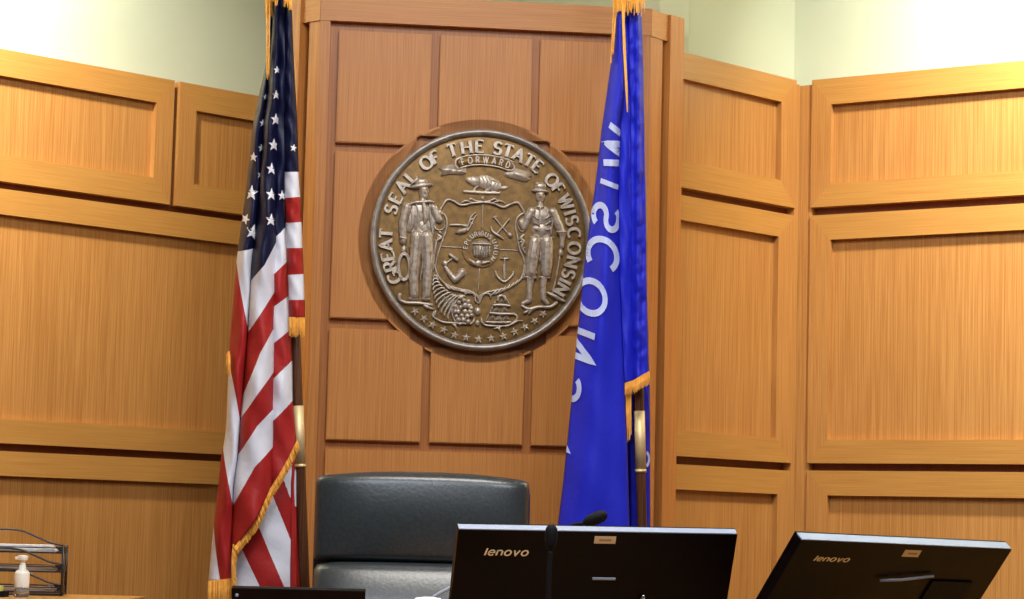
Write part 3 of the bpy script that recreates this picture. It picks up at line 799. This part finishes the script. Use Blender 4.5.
pu = flagpole('flagpole', ((305, 590), (283, 0)), ((302.6, 466), (302.0, 406)), YU+.02, 'dark wooden flagpole with brass joint sleeve behind the striped flag, left of the seal')
YWI = 6.55
pw = flagpole('flagpole', ((642, 525), (630, 0)), ((640.6, 471), (640.4, 411)), YWI+.03, 'dark wooden flagpole with brass joint sleeve behind the blue flag, right of the seal')

# ---- US flag
b0 = [(272, -12), (270, 10), (266, 62), (258, 100), (252.5, 130), (249.5, 160), (245.5, 195), (238, 250), (234.5, 285), (232, 315), (229.5, 350), (228, 385), (226, 430), (221, 460), (217, 500), (213.5, 530), (210.5, 560), (208.5, 585), (207, 620)]
b1 = [(274, -12), (272, 30), (268, 80), (264, 120), (262, 150), (259.5, 190), (256, 230), (252, 265), (250, 300), (248, 330), (245, 370), (241, 418), (238.5, 450), (234, 490), (232.5, 520), (231.5, 560), (231, 620)]
b2 = [(280, -12), (279.5, 40), (279, 90), (278, 130), (276.5, 170), (276.5, 240), (275, 290), (274.5, 330), (274, 400), (273.5, 450), (272, 500), (270, 620)]
b3 = [(291, -12), (292, 40), (293, 80), (292, 130), (288, 200), (288, 250), (289.5, 300), (292, 350), (293, 400), (296, 440), (297, 470), (297, 620)]
vA = vtab([(253, 248), (262, 330), (362, 425), (447, 506), (526, 634)])
vB = vtab([(281, 266, 241), (333, 312, 291), (396, 353, 326), (418, 393, 371), (455, 426, 408), (506, 467, 446)])
vC = vtab([(241, 225), (277, 260), (309, 295), (346, 329), (382, 360), (424, 400)])
fr = [(297, 441), (289, 458), (279, 476), (270.5, 489), (263, 506), (256, 521), (245, 535), (235, 547), (231.5, 560), (230.5, 585)]
frt = sorted(fr, key=lambda p: p[0])
def fr_y(x): return float(np.interp(x, [p[0] for p in frt], [p[1] for p in frt]))
SA = Strip(b0, b1, -12, 583, YU, bulge(.036, .030, .007, 130, .5, base=-.008), vA, 14, 130)
SB = Strip(b1, b2, -12, lambda u: fr_y(232+u*41), YU, bulge(.048, -.005, .007, 140, 1.2, base=.016), vB, 22, 130)
SC_ = Strip([(x-4, y) for x, y in b2], b3, -12, lambda u: fr_y(268+u*28), YU, bulge(.026, -.012, .006, 110, 2.2, base=.002), vC, 18, 120)
SE = Strip([(284, -12), (284, 100), (284, 172), (285, 210), (287, 260), (288.5, 300), (289.3, 322)], [(291, -12), (294, 67), (297, 120), (298.7, 172), (301, 210), (303, 260), (304.6, 300), (305, 322)], -12, 319, YU,
           bulge(.024, .0, .0035, 52, .3, base=.020), vtab([(172, 172), (198, 197), (223, 222), (248, 248), (275, 274), (299.5, 299)]), 14, 90)
gv = vtab([(100, 160), (362, 508), (401, 546), (469, 604), (528, 650)])
SG = Strip([(236, 430), (233, 520), (231, 560), (230, 620)], [(296, 430), (294, 480), (293.5, 530), (292.5, 560), (291, 620)], 432, 612, YU,
           bulge(.026, .0, .003, 90, .9, base=-.022), lambda u, y: gv(u, y), 22, 60)
SH = Strip([(290, 425), (291, 500), (290, 620)], [(298, 425), (301, 470), (301, 530), (300, 620)], 430, 612, YU, bulge(.010, -.03, base=-.03), lambda u, y: 1.5, 8, 20)
# the far side of the bundle
SK = Strip([(x+1, y) for x, y in b0], [(x-1, y) for x, y in b3], -12, 600, YU, bulge(-.05, .0, .006, 120, base=-.012), vA, 16, 60)
us = empty('national_flag', at(262, 400, YU)*1.0)
tag(us, 'red, white and blue star-spangled flag with gold fringe hanging left of the seal', 'flag')
us.location.z = FLOOR
us.location.x, us.location.y = at(262, 400, YU).x, YU
def rebase(o, root): o.matrix_parent_inverse = Matrix.Translation(-root.location)
cl_us = cloth_obj('cloth', [SA, SB, SC_, SE, SG, SH, SK], flagm, us); rebase(cl_us, us)
for st, x, y, r, rot in ((SA, 251.5, 193, 7.2, .1), (SA, 245.5, 219, 5, .5), (SA, 252.5, 232, 7.4, .3), (SA, 256, 251, 4, .2), (SA, 260.5, 175, 3.4, .3), (SA, 253.5, 157, 4.6, .1),
                         (SB, 271.5, 169, 5.6, .05), (SB, 271.3, 194.5, 5.8, .05), (SB, 271, 220, 6, .1), (SC_, 282, 195.5, 4.6, 0), (SA, 265.5, 97, 3.2, 0), (SB, 276, 95, 5.4, .05), (SA, 262.8, 123, 3.4, 0),
                         (SB, 275.8, 119.5, 5.6, .05), (SA, 261.5, 148, 3.6, 0), (SB, 273.8, 145, 5.8, .05), (SA, 269.5, 46, 3, 0), (SB, 277, 70, 4.6, 0), (SA, 268, 73, 2.8, 0), (SE, 293.5, 148, 3.6, .2), (SA, 266, 112, 2.4, .2)):
    bm = bmesh.new(); star_mesh(bm, st, x, y, r, rot)
    o = obj('star', bm, starc, us); rebase(o, us); o.modifiers.new('t', 'SOLIDIFY').thickness = .0006
random.seed(11)
def fringe_part(flag, runs, name='gold_fringe'):
    bm = bmesh.new()
    for a in runs: fringe(bm, *a)
    rebase(obj(name, bm, gold, flag), flag)
fringe_part(us, [([(289, 318), (305, 318.5)], 18, YU-.045)])
fringe_part(us, [(fr[:8], 7.5, YU-.052, (.35, .95), 2.2), ([(233, 545), (231.5, 560), (232, 592)], 8, YU-.050, (.55, .85), 2.2)])
fringe_part(us, [([(208, 582), (216, 581), (234, 579)], 22, YU-.03, (-.02, 1), 2.2)])
fringe_part(us, [([(228, 352), (230, 356)], 20, YU-.02, (0.0, 1), 4), ([(226.5, 355), (229.5, 352)], 20, YU-.012, (.0, 1), 4)])
fringe_part(us, [([(266.8, -4), (267.0, 20), (267.2, 45), (267.4, 64)], 16, YU-.04, (-.03, 1), 1.6), ([(269.5, -4), (269.5, 20), (269.3, 45), (269, 60)], 16, YU-.045, (-.03, 1), 1.6), ([(265, -6), (272, -6)], 24, YU-.03, (.03, 1), 2.5)])
fringe_part(us, [([(273, -10), (278, -8)], 13, YU-.065, (.0, 1), 2, .0014, .4), ([(284, -6), (292, -5)], 13, YU-.065, (.0, 1), 2, .0014, .5)], 'gold_tassel')

# ---- Wisconsin flag
wl = [(619, -12), (616.5, 15), (613, 50), (610.5, 68), (606, 100), (602, 128), (598.5, 159), (594, 195), (589.5, 225), (583.5, 275), (580.5, 305), (575.5, 355), (570.5, 410), (563.5, 480), (558, 525), (553, 575), (550, 620)]
wr_ = [(622, -12), (623, 20), (625, 70), (624, 100), (620.5, 125), (619, 170), (619, 230), (621, 300), (622.8, 340), (624.5, 385), (627, 440), (628.5, 490), (629.5, 530), (631, 620)]
WM = Strip(wl, wr_, -12, 618, YWI, bulge(.045, .030, .0035, 170, .7, base=.010, extra=lambda u, y: .006*math.sin(u*9+y*.01)*min(1, max(0, y-60)/120)), None, 30, 130)
WS = Strip([(621, -12), (622, 60), (618, 120), (616, 200), (617, 300), (620, 388)], [(629, -12), (631, 60), (632, 120), (633, 240), (634, 330), (636, 390)], -12, lambda u: 386-u*4, YWI, bulge(.018, -.004, .003, 90, .2, base=.004), None, 14, 90)
def pucker(u, y):
    d = 0
    for k, (wl_, a_, sl) in enumerate(((37, .0022, 5), (23, .0016, -4), (15.5, .0012, 6), (61, .003, -2), (9.7, .0006, 3))):
        d += a_*math.sin(y/wl_*2*PI+sl*u+k*1.9+.8*math.sin(y/83+k))
    return d*(.35+.65*math.sin(PI*u))+.004*math.sin(u*11+y*.012)
WR = Strip([(627, -12), (628, 60), (630, 120), (631, 240), (632, 330), (633, 390)], [(640, -12), (642.5, 40), (644, 120), (645.6, 210), (647, 300), (649, 372), (649.5, 392)], -12, lambda u: 381-u*8, YWI,
           bulge(.018, .0, .001, 60, .1, base=.012, extra=pucker), None, 18, 240)
WB = Strip([(629, 375), (630, 450), (631, 620)], [(649.5, 375), (650, 450), (650, 530), (649, 620)], 376, 616, YWI, bulge(.015, .0, .003, 60, base=-.07), None, 14, 40)
WK = Strip([(x+1, y) for x, y in wl], [(641, -12), (643, 120), (645, 210), (647, 300), (648.5, 372), (649, 620)], -12, 610, YWI, bulge(-.04, .0, .005, 120, base=-.08), None, 16, 60)
wf = empty('state_flag', (at(600, 300, YWI).x, YWI, FLOOR))
tag(wf, 'royal blue state flag with white lettering and gold fringe draped right of the seal', 'flag')
o = cloth_obj('cloth', [WM, WS, WR, WB, WK], bluec, wf); rebase(o, wf)
def flag_letter(bm, strip, ch, c, Hh, Wf, sw=.175, f=(-.16, 1.0), a=(-.93, -.36)):
    """c centre; Hh height in px along a (towards letter tops); Wf px per glyph unit along f (reading)"""
    w = GL[ch][0]
    for q in letter_quads(ch, sw, sw, 0, .05):
        V = []
        for v in q:
            X = (v.x-w/2)*Wf; Y = (v.y-.5)*Hh
            V.append((c[0]+f[0]*X+a[0]*Y, c[1]+f[1]*X+a[1]*Y))
        L0 = [itp(strip.L, p[1]) for p in V]; R0 = [itp(strip.R, p[1]) for p in V]
        if all(p[0] < l+.3 for p, l in zip(V, L0)) or all(p[0] > r-.3 for p, r in zip(V, R0)): continue
        vs = [bm.verts.new(strip.xy(p[0], p[1], .0045)) for p in V]
        bm.faces.new(vs)
for ch, c, Hh, Wf in (('W', (620.5, 149), 30, 36), ('I', (609.5, 184), 19, 28), ('S', (606, 217), 27, 36), ('C', (602.5, 254), 31, 36), ('O', (591, 297), 30, 36), ('N', (577, 343), 34, 36), ('S', (566.5, 386), 27, 36), ('I', (559, 412), 22, 32), ('N', (551, 432), 34, 34)):
    bm = bmesh.new(); flag_letter(bm, WM, ch, c, Hh, Wf)
    if not bm.faces: continue
    bmesh.ops.recalc_face_normals(bm, faces=bm.faces[:])
    o = obj('white_letter', bm, whitec, wf); rebase(o, wf); o.modifiers.new('t', 'SOLIDIFY').thickness = .0006
bm = bmesh.new()
# part of a letter on the fold beside the pole
for k in range(10):
    a0_, a1_ = -1.2+k*.24, -1.2+(k+1)*.24
    p = [(645+r_*math.cos(t_), 459+r_*1.8*math.sin(t_)) for r_, t_ in ((3.0, a0_), (5.0, a0_), (5.0, a1_), (3.0, a1_))]
    bm.faces.new([bm.verts.new(WB.xy(x, y, .002)) for x, y in p])
o = obj('white_letter', bm, whitec, wf); rebase(o, wf); o.modifiers.new('t', 'SOLIDIFY').thickness = .0006
fringe_part(wf, [([(625, 384), (634, 381), (642, 376), (649.5, 372)], 12, YWI-.035, (0, 1), 2.2), ([(626, 392), (631, 390)], 48, YWI-.02, (0, 1), 3, .0012)])
fringe_part(wf, [([(613.5, 8), (612.5, 30), (611.3, 50)], 15, YWI-.04, (-.03, 1), 2.0), ([(616, 2), (615, 20), (613.5, 40)], 15, YWI-.045, (-.03, 1), 2.0)])
bm = bmesh.new()
tube(bm, [at(x, y, YWI-.066) for x, y in ((621, -8), (623, 10), (624.5, 50), (626.5, 90), (627.4, 112))], [.003, .0038, .004, .0034, .0015], 8)
o = obj('gold_cord', bm, gold, wf); rebase(o, wf)
bm = bmesh.new()
for x in (617, 620, 630, 636, 641):
    tube(bm, [at(x, -22, YWI-.05), at(x+.4, -6, YWI-.068), at(x+.6, 7+random.uniform(-4, 6), YWI-.06)], [.003, .0046, .002], 8)
fringe(bm, [(613, -8), (645, -10)], 20, YWI-.064, (.0, 1), 1.8, .0012, .6)
o = obj('gold_tassel', bm, gold, wf); rebase(o, wf)

# ------------------------------------------------------------------ leather chair
YC = 6.05
pL, pR = at(315, 490, YC), at(530, 490, YC); zt = at(422, 471, YC).z; zs = at(422, 563, YC).z
cw = (pR.x-pL.x)/2*1.015; ccx = (pR.x+pL.x)/2
chair = empty('executive_chair', (ccx, YC, FLOOR)); tag(chair, 'high-backed black leather executive chair below the round seal', 'chair')
def cushion(hw_t, hw_b, z0, z1, front, thick, crown, rowb, n=34, m=26, p=5.0):
    """padded slab: superellipse outline, soft front"""
    bm = bmesh.new(); rings = []
    for j in range(m+1):
        t = j/m; z = z0+(z1-z0)*t; hw = hw_b+(hw_t-hw_b)*t
        e_t = min(1, (1-t)/.13); e_b = min(1, t/.10)
        round_t = (1-(1-e_t)**2.4)**(1/2.4) if crown else 1
        round_b = .35+.65*(1-(1-e_b)**2.2)**(1/2.2)
        ring = []
        for k in range(n):
            a = 2*PI*k/n; ca, sa = math.cos(a), math.sin(a)
            x = hw*math.copysign(abs(ca)**(2/p), ca)*(.93+.07*round_t if crown else 1)
            y = thick/2*math.copysign(abs(sa)**(2/3.2), sa)*max(.16, round_t)*(round_b if sa < 0 else 1)
            yf = front+rowb(t) if sa < 0 else front+rowb(t)
            zz = z-(.018*(x/hw)**2*t if crown else 0)
            if sa < 0: y -= .018*(1-(x/hw)**2)*math.sin(PI*min(1, t*1.0))
            ring.append(bm.verts.new((x, y+yf, zz)))
        rings.append(ring)
    for A, B in zip(rings, rings[1:]):
        for k in range(n): bm.faces.new((A[k], A[(k+1) % n], B[(k+1) % n], B[k]))
    bm.faces.new(rings[0][::-1]); bm.faces.new(rings[-1])
    return bm
zb = FLOOR+.50
def back_rel(t): return .05*(t-.0)**2
o = obj('upper_backrest', cushion(cw*.985, cw*.975, zs-FLOOR-.003, zt-FLOOR+.004, .0, .10, True, lambda t: .010*t*t), leather, chair, smooth=True)
o.modifiers.new('sub', 'SUBSURF').render_levels = 1
o = obj('lumbar_cushion', cushion(cw*.965, cw*.93, zb-FLOOR-.02, zs-FLOOR+.004, -.010, .12, False, lambda t: -.11*(1-math.exp(-(1-t)*5))), leather, chair, smooth=True)
o.modifiers.new('sub', 'SUBSURF').render_levels = 1
bm = bbox(-cw*.99, cw*.99, .03, .075, zb-FLOOR, zt-FLOOR-.05, .02, 4)
for v in bm.verts: v.co.y += .010*max(0, (v.co.z-(zs-FLOOR))/(zt-zs))**2
obj('back_shell', bm, leather_d, chair, smooth=True)
obj('seat', bbox(-.27, .27, -.50, .02, .40, .52, .045, 5), leather, chair, smooth=True)
for s_ in (-1, 1):
    bm = bmesh.new(); tube(bm, [Vector(p) for p in spline([(s_*.29, -.02, .44), (s_*.31, -.0, .58), (s_*.31, -.10, .69), (s_*.31, -.34, .70), (s_*.30, -.42, .60), (s_*.28, -.40, .44)], 6)], .022, 10); obj('armrest', bm, leather_d, chair, smooth=True)
bm = bmesh.new(); lathe(bm, [(.05, .10), (.05, .2), (.028, .2), (.028, .41)], 20, (0, -.22, 0)); obj('gas_column', bm, chrome, chair, smooth=True)
bm = bmesh.new()
for k in range(5):
    a = k*2*PI/5+.3; tube(bm, [(0, -.22, .11), (.16*math.cos(a), -.22+.16*math.sin(a), .10), (.31*math.cos(a), -.22+.31*math.sin(a), .07)], [.028, .022, .016], 8)
obj('star_base', bm, blackm, chair, smooth=True)
for k in range(5):
    a = k*2*PI/5+.3; bm = bmesh.new(); ball(bm, (.31*math.cos(a), -.22+.31*math.sin(a), .03), (.03, .03, .03)); obj('caster', bm, blackm, chair, smooth=True)

# ------------------------------------------------------------------ monitors
def monitor(px, Y, yaw, tilt, roll, W, H, label, extras, stand_z, group='monitors on the bench', name='monitor', logo=True):
    """px: photo position of the middle of the upper rear edge"""
    P = at(*px, Y)
    R = Matrix.Rotation(yaw, 4, 'Z') @ Matrix.Rotation(tilt, 4, 'X') @ Matrix.Rotation(roll, 4, 'Y')
    # local frame: X right, -Y rear face (towards the camera), Z up along the panel, origin mid top rear edge
    M = Matrix.Translation(P) @ R
    root = empty(name, (P.x, P.y, stand_z)); root.rotation_euler = (0, 0, yaw); tag(root, label, 'monitor', group)
    base = Matrix.Translation((P.x, P.y, stand_z)) @ Matrix.Rotation(yaw, 4, 'Z')
    L = base.inverted() @ M
    def ob(nm, bm, m, smooth=False, parent=None):
        bm.transform(L); return obj(nm, bm, m, parent or root, smooth=smooth)
    th = .019
    bm = bmesh.new(); box(bm, -W/2, W/2, 0, th-.003, -H, 0)
    # gently domed rear cover
    bevel(bm, .0025, 2)
    case = ob('casing', bm, blackp)
    bm = bbox(-W/2+.001, W/2-.001, .001, th, -.004, .0022, .0008, 1); ob('top_edge', bm, silverp if logo else blackm)
    bm = bbox(-W/2, W/2, th-.002, th+.004, -H, .002, .0015, 2); ob('bezel', bm, blackp)
    bm = bbox(-W/2+.018, W/2-.018, th+.0035, th+.0045, -H+.03, -.016, 0); ob('screen', bm, blackm)
    if logo:
        lz = -.053 if tilt < .55 else -.043
        bm = bmesh.new(); h_ = .0165; x = 0
        gl = letter_word('lenovo', .24, .18, .26)
        for q in gl:
            raise_quads(bm, [q], lambda v: (-W/2+.056+(v.x+.22*v.y)*h_*.82, lz+v.y*h_*(.66 if tilt < .55 else .5)), -.0008, .001)
        ob('brand_lettering', bm, logo_m)
    extras(ob, W, H)
    # hinge and stand
    zc = L @ Vector((0, .0, -H*.62))
    bm = bmesh.new(); box(bm, -.06, .06, -.022, .002, -H*.88, -H*.60); bevel(bm, .006, 3); ob('hinge_cover', bm, blackp)
    bm = bmesh.new(); q = L @ Vector((0, -.02, -H*.74)); yy = q.y-.0
    tube(bm, [q, Vector((q.x, q.y-.03, q.z-.05)), Vector((q.x, q.y-.01, max(.02, q.z-.14))), Vector((q.x, q.y, .034))], [.018, .02, .022, .028], 12); obj('stand_neck', bm, blackp, root, smooth=True)
    bm = bmesh.new(); lathe(bm, [(.11, 0), (.11, .006), (.10, .010), (.03, .014)], 32, (q.x, q.y, 0)); obj('stand_base', bm, blackp, root, smooth=True)
    return root
def letter_word(word, thick, thin, gap):
    x = 0; out = []
    for c_ in word:
        w = GL[c_][0]
        for q in letter_quads(c_, thick, thin, 0, .12): out.append(tuple(Vector((v.x+x, v.y)) for v in q))
        x += w+gap+thick*.6
    return out
DESK = 1.16
def ex1(ob, W, H):
    ob('asset_sticker', bbox(W/2*-.015-.004, W/2*-.015+.038, -.0006, .001, -.024, -.0085, .0003, 1), sticker)
    bm = bmesh.new(); x0 = W/2*-.015+.006
    for k in range(6): box(bm, x0+k*.004, x0+k*.004+.0026, -.0009, 0, -.0185, -.0145)
    ob('sticker_print', bm, sticker_ink)
    ob('handle_slot', bbox(-.002, .043, -.003, .001, -.102, -.098, .001, 1), silverp)
    bm = bmesh.new(); ball(bm, (.100, -.006, -.143), (.005, .005, .012), .35); ob('lock_pin', bm, chrome, True)
m1 = monitor((599.5, 532.3), 4.57, math.radians(11), math.radians(28), math.radians(-.5), .547, .345, 'black monitor back with a bright silver top edge, below the blue flag', ex1, DESK)
def ex2(ob, W, H):
    ob('asset_sticker', bbox(-.006, .036, -.0006, .001, -.026, -.0105, .0003, 1), sticker)
    bm = bmesh.new()
    for k in range(6): box(bm, .006+k*.004, .0086+k*.004, -.0009, 0, -.0205, -.0165)
    ob('sticker_print', bm, sticker_ink)
    bm = bmesh.new(); tube(bm, [(-.030, -.006, -.078), (.02, -.008, -.073), (.098, -.006, -.064)], [.0026, .0028, .0026], 8); ob('handle_slot', bm, silverp, True)
    ob('port_cover', bbox(.108, .215, -.004, .001, -.125, -.078, .001, 1), blackm)
m2 = monitor((910.5, 545.3), 4.3, math.radians(36), math.radians(38.5), math.radians(1.0), .538, .345, 'black monitor seen from behind, turned and leaning back at the lower right', ex2, DESK)
def ex3(ob, W, H):
    bm = bmesh.new(); ball(bm, (-W/2+.012, -.001, -.014), (.004, .002, .004)); ob('screw', bm, silverp, True)
m3 = monitor((298.5, 590.5), 5.3, math.radians(2), math.radians(12), 0, .295, .24, 'low black screen whose top edge shows below the striped flag', ex3, 1.16, logo=False)

# microphones
def microphone(name, pts, head, Y, label, base_xy=None, hr=.012, stalk=None):
    H0, H1 = at(*head[0], Y), at(*head[1], Y)
    stem = [at(x, y, Y) for x, y in pts]
    b = stem[-1]
    root = empty(name, (b.x, b.y, DESK)); tag(root, label, 'microphone', None)
    inv = Matrix.Translation(-root.location)
    bm = bmesh.new(); d = (H1-H0)
    n = 8; prof = [(0, .25), (.06, .62), (.18, .92), (.4, 1), (.65, .95), (.85, .72), (.96, .45), (1, .2)]
    tube(bm, [H0+d*t for t, _ in prof], [hr*r for _, r in prof], 16); bm.transform(inv); obj('windscreen', bm, blackm, root, smooth=True)
    bm = bmesh.new(); stem = [H1]+stem+[Vector((b.x, b.y, DESK+.02))]
    tube(bm, [Vector(p) for p in spline([tuple(p) for p in stem], 6)], .0042, 10); bm.transform(inv); obj('gooseneck', bm, stalk or blackm, root, smooth=True)
    bm = bmesh.new(); lathe(bm, [(.06, 0), (.06, .012), (.045, .024), (.01, .028)], 24); obj('base', bm, blackm, root, smooth=True)
    return root
microphone('microphone', [(570, 527), (556, 545), (548, 600)], ((607, 514), (583, 523.5)), 5.0, 'black gooseneck microphone whose head rises above the monitor in front of the blue flag', hr=.0135)
microphone('microphone', [(549, 575), (548, 640)], ((551.8, 524), (550.5, 551)), 4.25, 'black foam microphone standing upright in front of the monitor with the sticker', hr=.0115)
mc = microphone('microphone', [(433, 598), (425, 612)], ((470, 577), (452, 587)), 5.28, 'thin silver gooseneck rod leaning in front of the leather chair', hr=.008, stalk=silverp)
# paper cup whose rim is just in view
c = at(428, 603, 5.02)
bm = bmesh.new(); hh_ = at(428, 598.3, 5.02).z-DESK
lathe(bm, [(.028, 0), (.030, .004), (.033, hh_-.012), (.032, hh_-.006), (.026, hh_+.001), (.010, hh_+.003)], 28)
cup = obj('drinking_cup', bm, white_p, None, smooth=True, loc=(c.x, c.y, DESK)); tag(cup, 'white cup lid peeking up in front of the leather chair beside the silver rod', 'cup')

# ------------------------------------------------------------------ benches
bench = empty('judge_bench', (.2, 4.8, FLOOR)); tag(bench, 'oak courtroom bench carrying the monitors along the bottom of the view', 'desk')
obj('worktop', bbox(-1.15, 1.75, -.80, .62, DESK-.045-FLOOR, DESK-FLOOR, .004, 2), oak_h, bench)
obj('front_panel', bbox(-1.12, 1.72, -.76, -.72, 0, DESK-.045-FLOOR, .002, 1), oak_v, bench)
for x in (-1.12, 1.68): obj('side_panel', bbox(x, x+.04, -.72, .60, 0, DESK-.045-FLOOR, .002, 1), oak_v, bench)
YT = 6.6; tz = at(70, 594.5, YT+.15).z
sx = at(137, 597, YT+.0).x
ds = empty('side_desk', (sx-.65, YT-.2, FLOOR)); tag(ds, 'light oak desk at the lower left holding the letter tray and pump bottle', 'desk')
obj('worktop', bbox(-.42, .65, -.36, .36, tz-.04-FLOOR, tz-FLOOR, .004, 2), oak_h, ds)
obj('front_panel', bbox(-.39, .62, -.32, -.29, 0, tz-.04-FLOOR, .002, 1), oak_v, ds)
for x in (-.39, .59): obj('side_panel', bbox(x, x+.03, -.29, .33, 0, tz-.04-FLOOR, .002, 1), oak_v, ds)
# letter tray
tr = empty('letter_tray', (at(67, 590, YT).x-.192, YT+.05, tz)); tag(tr, 'black wire letter tray with three shelves of paper on the side desk', 'letter tray')
tr.rotation_euler = (0, 0, math.radians(8))
xr_ = .17; x_l = -.17
def tzv(y): return at(40, y, YT).z-tz
shelves = [tzv(591.5), tzv(571), tzv(552)]
bm = bmesh.new()
for xx in (x_l, xr_):
    for yy in (-.10, .12):
        tube(bm, [(xx, yy, .0), (xx, yy, tzv(545))], .004, 8)
for z in shelves[:1]: tube(bm, [(x_l, -.10, .004), (xr_, -.10, .004), (xr_, .12, .004), (x_l, .12, .004)], .003, 8, closed=True)
obj('frame', bm, wire_m, tr, smooth=True)
for i, z in enumerate(shelves):
    z = max(z, .006)
    bm = bmesh.new()
    box(bm, x_l, xr_, -.10, -.097, z-.003, z+.001); box(bm, x_l, xr_, -.10, -.097, z+.011, z+.014); box(bm, x_l, xr_, .117, .12, z-.003, z+.014)
    box(bm, x_l, x_l+.003, -.10, .12, z-.003, z+.014); box(bm, xr_-.003, xr_, -.10, .12, z-.003, z+.014)
    for q in range(12): tube(bm, [(x_l+(q+.5)*.34/12, -.10, z), (x_l+(q+.5)*.34/12, .12, z)], .0012, 5)
    sh = obj('shelf', bm, wire_m, tr)
    bm = bmesh.new(); zz = z+.022
    W_ = [(x_l, zz+.003), (-.13, zz+.006), (-.09, zz+.028), (-.02, zz+.038), (.05, zz+.036), (.10, zz+.018), (.135, zz+.004), (xr_, zz-.002)]
    tube(bm, [(p[0], -.10, p[1]) for p in spline(W_, 8)], .0028, 8)
    tube(bm, [(xr_, -.10, zz-.002), (xr_, -.10, z)], .0028, 8)
    obj('wave_rail', bm, wire_m, sh, smooth=True)
for i, z in enumerate(shelves):
    z = max(z, .006)
    for j in range(4 if i < 2 else 5):
        bm = bbox(-.14+j*.004, .148-j*.003, -.09+j*.003, .10, 0, .0032, .0003, 1)
        sh = obj('paper_sheaf', bm, paper if i == 2 else paper_t, None, loc=(tr.location.x, tr.location.y, tz+z+.0014+j*.0036)); sh.rotation_euler = (0, 0, math.radians(8))
        tag(sh, ['stack of tan paper on the bottom shelf of the wire tray', 'stack of tan paper on the middle shelf of the wire tray', 'stack of white paper on the top shelf of the wire tray'][i], 'paper', ['papers on the bottom tray shelf', 'papers on the middle tray shelf', 'papers on the top tray shelf'][i])
# sanitizer
yb_ = YT-.20; c = at(21.5, 590, yb_)
bt = empty('pump_bottle', (c.x, yb_, tz)); tag(bt, 'small hand sanitizer bottle with white pump in front of the wire letter tray', 'bottle')
def zb_(y): return at(21.5, y, yb_).z-tz
bm = bmesh.new(); lathe(bm, [(.018, 0), (.0205, .003), (.0205, zb_(587.5)), (.0195, zb_(586))], 28); obj('body', bm, clear_p, bt, smooth=True)
bm = bmesh.new(); lathe(bm, [(.0195, zb_(588)), (.0200, zb_(587)), (.0200, zb_(573.5)), (.017, zb_(571)), (.010, zb_(569.5)), (.0085, zb_(565))], 28); obj('collar', bm, white_p, bt, smooth=True)
bm = bmesh.new(); lathe(bm, [(.0085, zb_(566)), (.0075, zb_(563.5)), (.0062, zb_(563)), (.0062, zb_(560.5)), (.013, zb_(560)), (.0145, zb_(557.5)), (.0135, zb_(555.6)), (.004, zb_(555))], 24)
box(bm, -.019, 0, -.007, .007, zb_(559.5), zb_(556.4)); obj('pump_head', bm, white_p, bt, smooth=False)
c = at(0, 592, yb_-.02)
nb = empty('note_holder', (c.x-.012, yb_-.02, tz)); tag(nb, 'yellow notes in a black holder at the left edge of the side desk', 'note holder')
z1 = at(0, 591, yb_-.02).z-tz
obj('holder', bbox(-.05, .030, -.02, .03, 0, z1, .002, 2), blackm, nb)
obj('notes', bbox(-.045, .016, -.012, .022, z1-.004, at(0, 586, yb_-.02).z-tz, .001, 1), yellow_m, nb)

# ------------------------------------------------------------------ light
w = bpy.data.worlds.new('world'); sc.world = w; w.use_nodes = True
bg = w.node_tree.nodes['Background']; bg.inputs[0].default_value = (1, .95, .88, 1); bg.inputs[1].default_value = .06
def area(name, loc, size, power, col=(1, .93, .82), rot=(0, 0, 0), sy=None, spread=180):
    l = bpy.data.lights.new(name, 'AREA'); l.energy = power; l.color = col; l.size = size
    if sy: l.shape = 'RECTANGLE'; l.size_y = sy
    l.spread = math.radians(spread)
    o = bpy.data.objects.new(name, l); COL.objects.link(o); o.location = loc; o.rotation_euler = rot; return o
area('ceiling_panel_light', (.0, 5.0, CEIL-.03), 1.2, 60, (1, .96, .90), sy=.6)
area('ceiling_panel_light', (-.7, 2.8, CEIL-.03), 1.2, 74, (.80, .89, 1), sy=.6)
area('ceiling_panel_light', (1.3, 2.8, CEIL-.03), 1.2, 84, (.80, .89, 1), sy=.6)
def washer(W, s_, off, power, tilt, spread):
    q = wpt(W, s_, off); o = area('wall_washer_light', (q.x, q.y, CEIL-.04), .3, power, (1, .95, .84), spread=spread)
    d = Vector((-math.sin(W[1])*math.sin(tilt), math.cos(W[1])*math.sin(tilt), -math.cos(tilt)))
    o.rotation_euler = d.to_track_quat('-Z', 'Y').to_euler()
washer(RW, 1.3, -.80, 100, math.radians(48), 115)
washer(LW, -1.65, -.75, 88, math.radians(48), 125)

vs = sc.view_settings; sc.display_settings.display_device = 'sRGB'
vs.view_transform = 'Standard'; vs.look = 'None'; vs.exposure = 0.2; vs.gamma = 1; vs.use_curve_mapping = False
